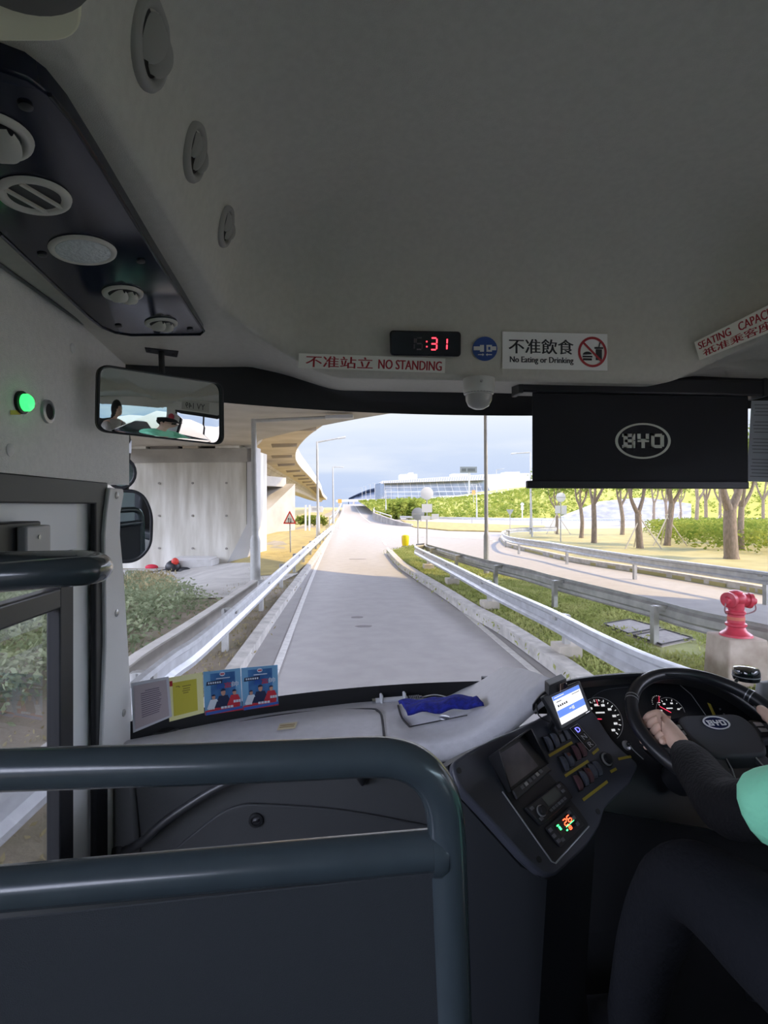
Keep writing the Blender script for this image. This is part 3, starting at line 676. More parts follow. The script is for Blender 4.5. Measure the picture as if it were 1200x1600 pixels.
# hydrant on its pedestal
d = 6.75
pb = P(1150, 1062, d); t = thing('hydrant_pedestal', V((pb.x, pb.y, .1)), 'worn concrete pedestal block under the red hydrant', 'pedestal')
tz = P(1150, 993, d).z; hw = 31 * d / FPX
lo = [V((pb.x, pb.y, .08)) + RX * a * hw * 1.06 + FW * c_ * hw * 1.06 for a, c_ in ((-1, -1), (1, -1), (1, 1), (-1, 1))]; hi = [V((pb.x, pb.y, tz)) + RX * a * hw * .95 + FW * c_ * hw * .95 for a, c_ in ((-1, -1), (1, -1), (1, 1), (-1, 1))]
B().add(lo + hi, [(0, 3, 2, 1), (4, 5, 6, 7), (0, 1, 5, 4), (1, 2, 6, 5), (2, 3, 7, 6), (3, 0, 4, 7)]).build('block', M('pedestal_concrete', (.62, .54, .46), .9, c2=(.44, .36, .29), nscale=4, detail=6), t, bevel=.02)
hm = M('hydrant_red', (.66, .06, .10), .4, noise=.12, nscale=9)
c0 = V((pb.x, pb.y, tz)); k = d / FPX
t = thing('fire_hydrant', c0, 'red twin-outlet fire hydrant beside the far island barrier', 'hydrant')
B().lathe(c0, (0, 0, 1), [(23 * k, 0), (22 * k, 3 * k), (15 * k, 8 * k), (12 * k, 14 * k), (15 * k, 16 * k), (15 * k, 19 * k), (12 * k, 21 * k), (11.5 * k, 33 * k), (13.5 * k, 35 * k), (13.5 * k, 38 * k), (11 * k, 40 * k), (12 * k, 52 * k)], 26).build('barrel', hm, t)
hd = c0 + V((0, 0, 58 * k)); b = B().ball(hd, 15 * k, 20, (1.05, 1, .75)); b.lathe(hd + V((0, 0, 5 * k)), (0, 0, 1), [(9 * k, 0), (9 * k, 6 * k), (4 * k, 8 * k)], 18); b.build('bonnet', hm, t)
for s in (-1, 1):
    ax = (RX * s - FW * .55 + V((0, 0, -.05))).normalized() if s < 0 else (RX * s - FW * .1 + V((0, 0, -.15))).normalized()
    o = B().lathe(hd, ax, [(10 * k, 0), (10 * k, 16 * k), (12 * k, 17 * k), (12 * k, 22 * k), (6 * k, 24 * k), (5 * k, 29 * k)], 18).build('outlet', hm, t)
    e = hd + ax * 27 * k; B().tube(smooth_path([e, e + V((0, 0, -14 * k)) + RX * s * 2 * k, c0 + V((0, 0, 34 * k)) + RX * s * 15 * k, c0 + V((0, 0, 37 * k)) + RX * s * 12 * k], 5), 1.0 * k, 6).build('cap_chain', M('chain_grey', (.35, .2, .22), .5), o)
B().lathe(c0 + V((0, 0, 25 * k)), (0, 0, 1), [(12.2 * k, 0), (12.2 * k, 5 * k)], 26).build('marking_band', M('band_orange', (.72, .22, .14), .5), t)
# manhole covers in the island
mh = M('manhole_iron', (.40, .38, .37), .8, noise=.12, nscale=12); mhf = M('manhole_frame', (.58, .54, .50), .9)
for i, (q, lab) in enumerate(((((942, 974), (985, 967), (1032, 980), (982, 989)), 'farther rectangular manhole cover in the island grass'), (((990, 992), (1038, 983), (1082, 996), (1034, 1006)), 'nearer rectangular manhole cover in the island grass'))):
    pts = [onz(u, v, .15) for u, v in q]; ce = sum(pts, V()) / 4
    t = thing('manhole_cover', V((ce.x, ce.y, .11)), lab, 'manhole cover', 'manhole covers in the island')
    B().prism([p + (p - ce) * .12 - V((0, 0, .03)) for p in pts], (0, 0, -.02)).build('frame', mhf, t)
    B().prism([p - V((0, 0, .028)) for p in pts], (0, 0, .02)).build('lid', mh, t)
    b = B()
    for a in range(4): b.tube([pts[a] - V((0, 0, .005)), pts[(a + 1) % 4] - V((0, 0, .005))], .012, 6)
    b.build('lid_seam', M('seam_black', (.08, .08, .08), .9), t)
# things left by the abutment wall
p = gz(305, 892); t = thing('concrete_slab_box', p, 'long pale concrete chamber box at the foot of the abutment wall', 'chamber')
k = 23 / FPX
b = B().obox(p + V((0, 0, .27)), RX, FW, (0, 0, 1), 32 * k, .55, .25); b.build('body', M('chamber_white', (.68, .67, .65), .85, noise=.08, nscale=3), t, bevel=.03)
B().obox(p + V((0, 0, .55)), RX, FW, (0, 0, 1), 29 * k, .5, .05).build('lid', M('chamber_lid', (.74, .73, .71), .85), t, bevel=.02)
p = gz(270, 896); t = thing('rucksack', p, 'dark rucksack with red trim slumped beside the pale chamber box', 'bag')
B().ball(p + V((0, 0, .25)), .32, 14, (1, .7, .95)).build('body', black_m, t); B().ball(p + V((.12, -.1, .5)), .16, 10, (1, .6, 1)).build('top_pocket', red, t)
B().ball(p + V((.45, 0, .12)), .25, 12, (1.2, .7, .6)).build('side_pouch', dark_m, t); B().tube([p + V((-.2, -.2, .2)), p + V((-.9, -.1, .05))], .03, 6).build('strap', dark_m, t)
p = gz(237, 891); tag(B().ball(p + V((0, 0, .13)), .27, 12, (1.05, .6, .5)).build('red_sack', M('sack_red', (.78, .04, .08), .7)), 'small bright red sack on the ground beside the rucksack', 'bag')

# ---------------------------------------------------------------- plants
def leaves(b, c, r, n, size, flat=.75, shell=.45):
    for _ in range(n):
        d = V((random.gauss(0, 1), random.gauss(0, 1), random.gauss(0, 1))).normalized(); rr = r * (shell + (1 - shell) * random.random())
        p = c + V((d.x * rr, d.y * rr, d.z * rr * flat)); a = V((random.gauss(0, 1), random.gauss(0, 1), random.gauss(0, .6))).normalized(); e = a.cross(d + V((.1, .2, .3))).normalized()
        s = size * (.6 + .8 * random.random()); b.add([p - a * s, p + e * s * .45, p + a * s, p - e * s * .45], [(0, 1, 2, 3)])
def tree(u, v, d, label, h=5.2, r=.13, lean=0, forks=3, crown=1.9, nleaf=700, fork_h=.42, stakes=False, seed=0):
    random.seed(seed + 100); base = P(u, v, d); base.z = .08
    t = thing('street_tree', base, label, 'tree', 'roadside trees behind the barrier')
    fp = base + V((lean * .5, .1, h * fork_h)); b = B(); pts = smooth_path([base - V((0, 0, .05)), base + V((lean * .1 + random.uniform(-.08, .08), 0, h * fork_h * .5)), fp], 4)
    b.tube(pts, [r * 1.25] + [r * lerp(1.05, .85, i / len(pts)) for i in range(len(pts) - 1)], 10); ends = []
    for k in range(forks):
        g = 2 * math.pi * k / forks + random.uniform(-.5, .5) + (0 if forks > 2 else .2); sp = random.uniform(.35, .8)
        e = fp + V((math.cos(g) * sp + lean * .3, math.sin(g) * sp * .8, h * (.92 - fork_h) * random.uniform(.6, .8))); m = fp.lerp(e, .45) + V((math.cos(g) * .18, math.sin(g) * .1, -.05))
        q = smooth_path([fp - V((0, 0, .1)), m, e], 4); b.tube(q, [lerp(r * .72, r * .25, i / (len(q) - 1)) for i in range(len(q))], 8); ends.append(e)
        e2 = m + V((random.uniform(-.7, .7), random.uniform(-.5, .5), h * .22)); b.tube([m, m.lerp(e2, .5) + V((.06, 0, .02)), e2], [r * .4, r * .3, r * .15], 6); ends.append(e2)
    b.build('trunk', bark, t, smooth=60); f = B()
    top = fp + V((lean * .4, 0, h * (1 - fork_h) * .75))
    for e in ends: leaves(f, e, crown * .5, nleaf // 10, .13)
    for k in range(5): leaves(f, top + V((random.uniform(-.6, .6) * crown, random.uniform(-.6, .6) * crown, random.uniform(-.25, .35) * crown)), crown * .62, nleaf // 6, .14)
    f.build('foliage', leaf_tree, t, smooth=0, fix=False)
    if stakes:
        sm = M('stake_wood', (.62, .56, .46), .8)
        for a, c_ in ((-1, -.3), (1, -.4), (.2, 1)): B().tube([base + V((a * .95, c_ * .9, 0)), base + V((-a * .1, -c_ * .05, 1.75))], .035, 6).build('stake', sm, t)
TR = [(1143, 875, 22.5, 5.6, .27, .0, 2, 'stout forked tree trunk nearest the barrier, right side', False), (928, 853, 32, 5.6, .15, .05, 3, 'straight brown tree trunk right of the round white sign', False),
      (1000, 862, 28, 5.2, .17, -.1, 2, 'pale staked tree trunk with three wooden props', True), (1042, 855, 30, 5.6, .17, .7, 3, 'trunk leaning right just behind the staked tree', True),
      (908, 844, 37, 5.2, .13, 0, 3, 'slim dark tree left of the straight brown trunk', False), (972, 838, 41, 5.4, .15, -.1, 3, 'bent tree trunk in front of the white retaining wall', False),
      (870, 838, 42, 4.8, .10, 0, 3, 'young staked tree half hidden behind the round white sign', True), (1158, 864, 27, 5.2, .15, .2, 3, 'tree trunk close behind the stout forked one', False),
      (1022, 822, 62, 5.2, .16, .1, 3, 'distant tree at the left end of the hedge', True), (1042, 820, 66, 5.4, .17, -.2, 3, 'distant crooked tree behind the leaning trunk', False), (1063, 815, 72, 5.4, .14, .1, 3, 'distant slim tree behind the middle of the hedge', True),
      (1087, 830, 47, 5.6, .16, .5, 3, 'leaning tree rising from the hedge left of the stout trunk', False), (1103, 824, 54, 5.6, .17, .1, 3, 'dark upright tree behind the hedge', False), (1126, 826, 51, 5.4, .14, .1, 3, 'thin tree behind the stout forked trunk', True),
      (1193, 828, 49, 5.8, .14, .1, 3, 'thin tree at the right edge of the view', False), (1230, 850, 31, 5.6, .18, 0, 3, 'tree just beyond the right windscreen post', False)]
for i, (u, v, d, h, r, lean, fk, lab, st) in enumerate(TR):
    tree(u, v, d, lab, h * (1.0 if d < 45 else 1.15), r, lean, fk, 2.0 if d < 35 else 2.4, 900 if d < 35 else 700, .36 if i in (0, 2) else .42, st, i)
random.seed(5)
def stuff_leaves(name, mat, label, cat, pts, size, h, per, up_=False):
    b = B()
    for p in pts:
        for _ in range(per):
            q = p + V((random.gauss(0, .18), random.gauss(0, .18), random.random() ** .7 * h)); a = V((random.gauss(0, 1), random.gauss(0, 1), random.gauss(0, .7) + (1.4 if up_ else .2))).normalized()
            e = a.cross(V((random.gauss(0, 1), random.gauss(0, 1), .2))).normalized(); s = size * (.6 + .8 * random.random()); b.add([q - a * s, q + e * s * .4, q + a * s, q - e * s * .4], [(0, 1, 2, 3)])
    o = b.build(name, mat, smooth=0, fix=False); return tag(o, label, cat, kind='stuff')
def inside(p, poly):
    c = False; n = len(poly)
    for i in range(n):
        a, b_ = poly[i], poly[i - 1]
        if (a.y > p.y) != (b_.y > p.y) and p.x < (b_.x - a.x) * (p.y - a.y) / (b_.y - a.y) + a.x: c = not c
    return c
def scatter(poly, n):
    x0, x1 = min(p.x for p in poly), max(p.x for p in poly); y0, y1 = min(p.y for p in poly), max(p.y for p in poly); out = []
    while len(out) < n:
        p = V((random.uniform(x0, x1), random.uniform(y0, y1), 0))
        if inside(p, poly): out.append(p)
    return out
# hedge under the trees
hp = [onz(u, v, .1) for u, v in ((1008, 833), (1040, 850), (1100, 860), (1200, 867), (1330, 872), (1300, 828), (1060, 824))]
stuff_leaves('hedge', leaf_bush, 'clipped green hedge running under the roadside trees', 'hedge', [p + V((0, 0, .1)) for p in scatter(hp, 2600)], .12, 1.05, 6)
# rough ground cover beside the drain wall on the left
lc = [V((-3.75, -4, 0)), V((-3.7, 4, 0)), onz(215, 1040, 0) - V((.3, 0, 0)), onz(300, 985, 0) - V((.4, 0, 0)), gz(325, 955), gz(300, 935), gz(215, 905), V((-14, 17, 0)), V((-14, -4, 0))]
stuff_leaves('ground_cover', leaf_dark, 'low bushy ground cover left of the drain wall', 'shrubs', [V((p.x, p.y, G(p.x, p.y))) for p in scatter(lc, 9000)], .055, .40, 8)
stuff_leaves('dry_weeds', leaf_straw, 'tuft of reddish dry weeds near the red sack', 'weeds', [gz(random.uniform(200, 262), random.uniform(905, 935)) for _ in range(260)], .07, .38, 7, True)
# grass on the island
isl = [p for p in island if p.y > 2]
mhc = [onz(985, 977, .12), onz(1036, 994, .12), onz(1060, 1012, .12), onz(1010, 985, .12)]
gp = [p for p in scatter(island, 9000) if 3 < p.y < 30 and p.x < 12 and min((p - q).xy.length for q in mhc) > .55]
stuff_leaves('island_grass', leaf_grass, 'short green grass covering the island between the barriers', 'grass', [V((p.x, p.y, .10)) for p in gp], .035, .06, 7, True)
stuff_leaves('verge_grass', leaf_straw, 'sparse dry grass on the verge under the left crash barrier', 'grass', [V((kerb_x(y) - .35 - random.random() ** 1.4 * 1.5, y, .04)) for y in [random.uniform(3, 26) for _ in range(900)]], .03, .05, 5, True)
# bushes on the bank
bp = []
for i in range(3600):
    k = random.random() * 8.99; r0, r1 = bank_rows[int(k)], bank_rows[int(k) + 1]; t = random.random(); j = random.randint(0, 4)
    a = r0[j].lerp(r0[j + 1], t); c_ = r1[j].lerp(r1[j + 1], t); bp.append(a.lerp(c_, k % 1))
stuff_leaves('bank_shrubs', leaf_bush, 'yellow-green shrubs covering the sunlit bank', 'shrubs', bp, .24, .5, 6)
bs = []
for u, v in ((612, 800), (625, 797), (640, 795), (655, 797), (632, 788), (650, 786), (618, 788), (668, 800), (645, 803), (608, 806)):
    for _ in range(30): bs.append(P(u + random.gauss(0, 6), v + random.gauss(0, 3), 92 + random.gauss(0, 1)) - V((0, 0, .9)))
stuff_leaves('bush_clump', leaf_bush, 'rounded green bushes left of the white round sign, below the terminal', 'bushes', bs, .3, 1.2, 12)
stuff_leaves('lawn_shrubs', leaf_bush, 'row of low green shrubs at the back of the sunlit lawn', 'shrubs', [P(random.uniform(466, 507), 822 - random.random() * 8, 60) for _ in range(120)], .2, .6, 8)

# ================================================================ THE BUS
TONE = 1.0
XL, XR, XM = -.66, 1.66, .5                       # inner faces of the side walls, centre line
def E_(z): return EYE + z
def Yw(x): return 2.05 - .30 * (abs(x - XM) / 1.16) ** 2.2      # windscreen curve
def wsh(u, v, off=0):                              # pixel on the windscreen
    y = 1.95
    for _ in range(15): p = onY(u, v, y); y = Yw(p.x)
    return V((p.x, y - off, p.z))
ceil_m = M('ceiling_plastic', (.62, .60, .525), .75, noise=.03, nscale=60, bump=.25, bscale=700)
wall_m = M('grained_grey_plastic', (.88, .87, .83), .5, noise=.03, nscale=80, bump=.5, bscale=420)
trim_m = M('pillar_trim_grey', (.76, .76, .75), .5, bump=.15, bscale=400)
rubber = M('black_rubber', (.010, .011, .014), .5)
alu = M('door_frame_white', (.78, .80, .80), .4, .1)
dash_top = M('dash_top_grey', (.60, .60, .64), .38, noise=.04, nscale=40, bump=.35, bscale=600)
dash_m = M('dash_charcoal', (.060, .063, .067), .55, bump=.2, bscale=600)
cons_m = M('console_blue_black', (.048, .052, .070), .42, bump=.08, bscale=600)
rail_m = M('rail_paint', (.045, .060, .070), .22, noise=.04, nscale=30, coat=.3)
panel_m = M('panel_laminate', (.026, .031, .037), .62, bump=.25, bscale=900)
chrome = M('chrome', (.75, .76, .78), .15, 1)
silver = M('silver_plastic', (.42, .43, .45), .35, .6)
beige = M('beige_plastic', (.62, .60, .53), .5)
vent_g = M('vent_grey_plastic', (.36, .35, .32), .6)
navy = M('gloss_navy_panel', (.010, .014, .030), .14, spec=.35)
glassm = glass_mat('window_glass', (.985, .99, .99), .02)
screw_m = M('screw_head', (.45, .45, .44), .35, .7)

# ---- ceiling as one moulded surface
def Zc(x, y):
    xl = min(x, 2 * XM - x)
    side = .471 + .05 * max(0, min(1, (xl + .66) / .36)) - .04 * sstep(1.3, 1.9, y) * (1 - sstep(-.3, 0, xl))
    lip = .380 + max(0, y - 1.62) * .10
    low = lerp(side, lip, sstep(-.34, .02, xl) * sstep(1.22, 1.60, y))
    dx, dy, r = xl + .30, 1.62 - y, .24
    s = r - math.hypot(r - dx, r - dy) if dx < r and dy < r else min(dx, dy)
    if s <= 0: return low
    t = sstep(0, 1, max(0, dx) / (max(0, dx) + max(0, dy) + 1e-6)); w = .30 * (1 - t) + .52 * t
    if s < .035: f = .42 * s / .035
    else:
        k = min(1, (s - .035) / (w - .035)); f = .42 + .58 * math.sqrt(max(0, 1 - (1 - k) ** 2))
    return low + (.77 - low) * f
xs = [XL + (XR - XL) * i / 200 for i in range(201)]
ys = [-2.6, -2, -1.5, -1, -.6, -.3, -.1, .1] + [.2 + .012 * i for i in range(148)]
rows = []
for y in ys: rows.append([(x, min(y, Yw(x)), E_(Zc(x, min(y, Yw(x))))) for x in xs])
b = B().grid(rows); ceiling = b.build('ceiling', ceil_m, smooth=80, fix=False); ceiling['kind'] = 'structure'
for p in ceiling.data.polygons: pass
B_top = B().box((XL - .1, -2.7, E_(.80)), (XR + .1, 2.06, E_(.86))); struct(B_top, 'roof', M('roof_paint', (.7, .7, .7), .5))
def chit(u, v, off=0.0):                           # pixel on the ceiling surface, with normal
    r = ray(u, v); t = .2
    while t < 3:
        p = EY + r * t
        if p.z > E_(Zc(p.x, p.y)) or p.y > 2.0: break
        t += .002
    h = .006; n = V((-(Zc(p.x + h, p.y) - Zc(p.x - h, p.y)) / (2 * h), -(Zc(p.x, p.y + h) - Zc(p.x, p.y - h)) / (2 * h), 1)).normalized() * -1
    return p + n * off, n

# ---- side walls
ZF = E_(-1.75); ZD = E_(-1.35)                     # floor heights, passenger side and driver's platform
DT = E_(.065)                                      # top of the door opening
b = B().box((XL - .06, .30, DT), (XL, 1.775, E_(.475))); struct(b, 'wall_left', wall_m)
b = B().box((XL - .06, -2.6, E_(.33)), (XL, .30, E_(.475))).box((XL - .06, -2.6, ZF), (XL, .30, E_(-.42))).box((XL - .06, .18, E_(-.42)), (XL, .30, E_(.33))); struct(b, 'wall_left_rear', wall_m)
struct(B().box((XL - .04, -2.6, E_(-.42)), (XL - .035, .18, E_(.33))), 'window_1', glassm)
b = B().box((XR, -2.6, E_(.33)), (XR + .06, 1.72, E_(.475))).box((XR, -2.6, ZF), (XR + .06, 1.72, E_(-.52))).box((XR, 1.52, E_(-.52)), (XR + .06, 1.72, E_(.33))).box((XR, .12, E_(-.52)), (XR + .06, .32, E_(.33))).box((XR, -2.6, E_(-.52)), (XR + .06, -2.45, E_(.33)))
struct(b, 'wall_right', wall_m)
struct(B().box((XR + .03, -2.45, E_(-.52)), (XR + .035, .12, E_(.33))), 'window_2', glass_mat('tinted_glass', (.78, .88, .86), .03))
dwn = struct(B().box((XR + .03, .32, E_(-.52)), (XR + .035, 1.52, E_(.33))), 'window_3', glassm)
ORG[dwn] = ORG[dwn]
b = B()
for a in (.32, .90, 1.50): b.box((XR - .004, a, E_(-.52)), (XR + .028, a + .025, E_(.33)))
b.box((XR - .004, .32, E_(-.52)), (XR + .028, 1.52, E_(-.49))).box((XR - .004, .32, E_(.29)), (XR + .028, 1.52, E_(.33))); b.build('window_frame', rubber, dwn)
struct(B().box((XL - .06, -2.66, ZF), (XR + .06, -2.6, E_(.8))), 'wall_rear', M('rear_wall_teal_grey', (.42, .50, .50), .7))
struct(B().box((XL - .06, -2.6, ZF - .06), (XR + .06, 1.78, ZF)), 'floor', M('floor_vinyl', (.035, .037, .042), .7, noise=.2, nscale=60))
struct(B().box((.42, .28, ZF), (XR, 1.75, ZD)), 'driver_platform', M('platform_vinyl', (.012, .013, .016), .8))
# windscreen glass, black band above and below, corner posts
NX = 36; wx = [XL - .02 + (XR - XL + .04) * i / NX for i in range(NX + 1)]
b = B().grid([[(x, Yw(x) + .012, E_(z)) for x in wx] for z in (-.80, .52)]); struct(b, 'windscreen', glassm, smooth=60)
b = B(); top = [(x, Yw(x) - .004) for x in wx]
b.grid([[(x, y, E_(.345 + .004 * (x - XM) ** 2)) for x, y in top], [(x, y, E_(.56)) for x, y in top]]); struct(b, 'windscreen_band', rubber, smooth=60)
b = B().grid([[(x, y, E_(-.80)) for x, y in top], [(x, y, E_(-.672)) for x, y in top]]); struct(b, 'trim_5', rubber, smooth=60)
# left front post cover with rivets, above it the grained panel ends
pl = [(172, 762), (193, 764), (194, 772), (189, 800), (188, 835), (194, 900), (200, 1000), (206, 1100), (209, 1175), (160, 1178), (166, 1000), (165, 900), (164, 835), (167, 800)]
pts = [onX(u, v, XL + .012) for u, v in pl]
post = struct(B().prism(pts, (-.05, 0, 0)), 'trim_6', trim_m, bevel=.004)
ORG[post] = ORG[post]
for (u, v) in ((182, 774), (182, 958), (193, 1114)):
    B().lathe(onX(u, v, XL + .012), (1, 0, 0), [(.011, -.003), (.011, .002), (.006, .005)], 14).build('rivet', screw_m, post)
wl = bpy.data.objects['wall_left']
for (u, v, r) in ((113, 544, .012), (15, 703, .013)):
    B().lathe(onX(u, v, XL), (1, 0, 0), [(r, -.003), (r, .002), (r * .5, .005)], 16).build('rivet', trim_m, wl)
b = B().tube([(XL + .003, .2, E_(.468)), (XL + .003, 1.8, E_(.468))], .004, 6); b.build('seam', M('seam_shadow', (.16, .16, .16), .8), wl)
# right front post and its lower cover
pr = [onX(u, v, 1.545) for u, v in ((1197, 930), (1196, 1000), (1188, 1060), (1185, 1090))]
b = B().box((1.53, 1.60, E_(-.80)), (1.66, 1.835, E_(.45))); struct(b, 'trim_7', trim_m, bevel=.01)
b = B().prism([onY(1190, 1068, 1.80), onY(1260, 1060, 1.80), onY(1290, 1200, 1.80), onY(1184, 1125, 1.80)], (0, .03, 0)); struct(b, 'trim_8', M('post_cover_pale', (.46, .47, .50), .5), bevel=.008)

# ---- left door: black opening, leaf with white frame, pane, operator plate
struct(B().box((XL - .06, 1.60, ZF), (XL, 1.80, E_(-.725))), 'wall_left_front', wall_m)
b = B(); ob = [(.30, ZF), (1.615, ZF), (1.615, DT), (.30, DT)]; ib = [(.40, ZF), (1.535, ZF), (1.535, DT - .06), (.40, DT - .06)]
b.ring([(XL + .002, y, z) for y, z in ob], [(XL + .002, y, z) for y, z in ib], (-.016, 0, 0)); struct(b, 'door_1', rubber, bevel=.005)
LX = XL - .022
leaf = thing('door_leaf', (LX - .02, .9, ZF), 'passenger door leaf with white frame and dark cross bar, beside the left post', 'door')
def onD(u, v, o=0): return onX(u, v, LX + o)
ys0, ys1 = onD(113, 1150).y, onD(139, 1150).y; yg = onD(92, 1150).y
B().box((LX - .03, ys0, ZF), (LX, ys1 + .02, DT - .04)).box((LX - .03, .35, onD(60, 786).z), (LX, ys1, DT - .05)).build('frame', alu, leaf, bevel=.003)
B().box((LX - .028, .35, onD(60, 868).z), (LX + .001, onD(120, 900).y, onD(60, 786).z)).build('upper_panel', M('door_panel_white', (.78, .80, .84), .45), leaf, bevel=.003)
B().box((LX - .03, yg, ZF), (LX + .004, ys0, onD(60, 868).z)).build('rubber_edge', rubber, leaf, bevel=.004)
B().box((LX - .03, .2, onD(0, 985).z), (LX + .006, yg, onD(0, 945).z)).build('cross_bar', M('bar_black', (.02, .021, .024), .35), leaf, bevel=.006)
B().box((LX - .018, .38, ZF), (LX - .014, yg + .01, onD(60, 868).z + .01)).build('pane', glassm, leaf)
B().box((LX - .03, .35, ZF), (LX, ys1, ZF + .12)).build('bottom_rail', alu, leaf)
# door operator box
op = thing('door_operator', onX(40, 860, XL), 'black and grey door operator box above the short grab rail at the left', 'box')
q = [onX(u, v, XL + .05) for u, v in ((40, 816), (80, 816), (80, 866), (40, 866))]
y0, y1 = q[0].y, q[1].y; z1, z0 = q[0].z, q[2].z
B().box((XL - .06, y0 - .06, z0), (XL + .03, y1, z1)).build('gear_case', black_m, op, bevel=.004)
B().prism([(XL + .03, y0, z1 - .006), (XL + .05, y0, z1 - .012), (XL + .05, y1 - .003, z1 - .012), (XL + .03, y1, z1)], (0, 0, -.001))
B().box((XL + .03, y0 + .004, z0 - .004), (XL + .05, y1, z1 - .008)).build('cover_plate', M('operator_grey', (.40, .40, .42), .4), op, bevel=.004)
c = onX(61, 839, XL + .0505); B().lathe(c, (1, 0, 0), [(.0045, -.002), (.0045, .002)], 10).build('screw', screw_m, op)
c = onX(36, 875, XL + .04); B().ball(c, .014, 12).build('ball_joint', chrome, op)
B().box((XL - .06, .5, onX(0, 862, XL).z), (XL + .02, y0 - .05, onX(0, 822, XL).z)).build('drive_arm', M('arm_bronze', (.09, .085, .075), .5), op)
# green button and round speaker on the left wall
def wallbtn(u, v): return onX(u, v, XL)
t = thing('indicator_button', wallbtn(32, 629), 'glowing green push button on the left wall panel', 'button')
c = wallbtn(32, 629)
B().lathe(c, (1, 0, 0), [(.024, 0), (.024, .006), (.020, .008)], 24).build('bezel', black_m, t)
B().lathe(c + V((.008, 0, 0)), (1, 0, 0), [(.018, -.004), (.018, .008), (.014, .013), (.004, .014)], 24).build('lens', M('green_lens', (.03, .6, .12), .25, emit=(.04, .85, .15), es=.9), t)
t = thing('button_label', wallbtn(23, 645), 'tiny yellow tag under the green button', 'label'); q = Quad(*[onX(u, v, XL + .001) for u, v in ((16, 641), (32, 641), (32, 648), (16, 648))])
q.rect(o := B(), 0, 0, 1, 1); o.build('plate', M('tag_yellow', (.55, .42, .04), .5), t)
t = thing('round_speaker', wallbtn(73, 643), 'small round black speaker with a silver ring on the left wall', 'speaker')
c = wallbtn(73, 643)
B().lathe(c, (1, 0, 0), [(.027, 0), (.026, .006), (.019, .008), (.0175, .004)], 28).build('ring', silver, t)
B().lathe(c + V((.004, 0, 0)), (1, 0, 0), [(.018, -.003), (.018, .001)], 24).build('mesh', M('speaker_mesh', (.02, .02, .022), .8), t)

# ---- air vents in the ceiling flank
def eyeball(t, c, n, r, ring_m, ball_m, tilt=(0, 0, 0), slats=3, along=(0, 1, 0), dark=True):
    n = n.normalized(); a = V(along); a = (a - n * a.dot(n)).normalized(); s = n.cross(a)
    B().lathe(c, n, [(r, -.004), (r, .004), (r * .93, .010), (r * .80, .011), (r * .70, .006), (r * .68, .002)], 32).build('ring', ring_m, t, smooth=60)
    B().lathe(c, n, [(r * .70, .001), (r * .69, .003)], 28).build('throat', black_m, t)
    for k in range(slats):
        o = (k - (slats - 1) / 2) * r * .46; ww = math.sqrt(max(.01, .42 - (o / r) ** 2)) * r
        pc = c + a * o + n * .009; d = (a * .85 + n * .5).normalized(); rows = []
        for q in range(5):
            f = q / 4 - .5; rows.append([pc + d * f * r * (.62 if slats == 2 else .36) * math.sqrt(max(0, 1 - (g) ** 2)) * 1.1 + s * g * ww + n * (.006 * (1 - g * g) + .004 * (1 - 4 * f * f)) for g in [-.98 + 1.96 * i / 12 for i in range(13)]])
        B().grid(rows).build('slat', ball_m, t, smooth=80)
for i, (u, v, r, lab, sl) in enumerate(((231, 68, .056, 'largest and nearest grey air vent in the ceiling flank', 2), (301, 237, .050, 'middle grey air vent of the three in the ceiling flank', 3), (350, 353, .046, 'farthest and smallest grey air vent in the ceiling flank', 3))):
    c, n = chit(u, v); t = thing('ceiling_vent', c, lab, 'air vent', 'ceiling air vents'); eyeball(t, c + n * .001, n, r, vent_g, vent_g, slats=sl)

# ---- overhead console (navy panel with vents and a lamp)
cp0 = V((-.62, 0, E_(.462))); cp1 = V((-.39, 0, E_(.495))); cn = (cp1 - cp0).cross(V((0, 1, 0))).normalized()
if cn.z > 0: cn = -cn
cpp = cp0 + cn * .018
def onC(u, v, off=0): return onp(u, v, cpp + cn * off, cn)
ol = [onC(u, v) for u, v in ((-160, 150), (-60, 105), (0, 108), (45, 124), (78, 148), (110, 186), (165, 272), (240, 395), (300, 490), (319, 517), (314, 523), (300, 525), (205, 524), (180, 520), (160, 512), (140, 497), (0, 366), (-180, 205))]
oc = thing('overhead_console', onC(160, 330), 'glossy navy overhead panel with cream vents and a round lamp, upper left', 'overhead console')
B().prism(ol, -cn * .05).build('panel', navy, oc, bevel=.004)
rim = [onC(u, v, .001) for u, v in ((78, 148), (110, 186), (165, 272), (240, 395), (300, 490), (319, 517), (313, 523), (205, 524), (180, 520), (160, 512), (140, 497), (0, 366))]
B().tube(rim, .003, 6).build('edge_bead', M('bead_dark', (.015, .018, .026), .25), oc)
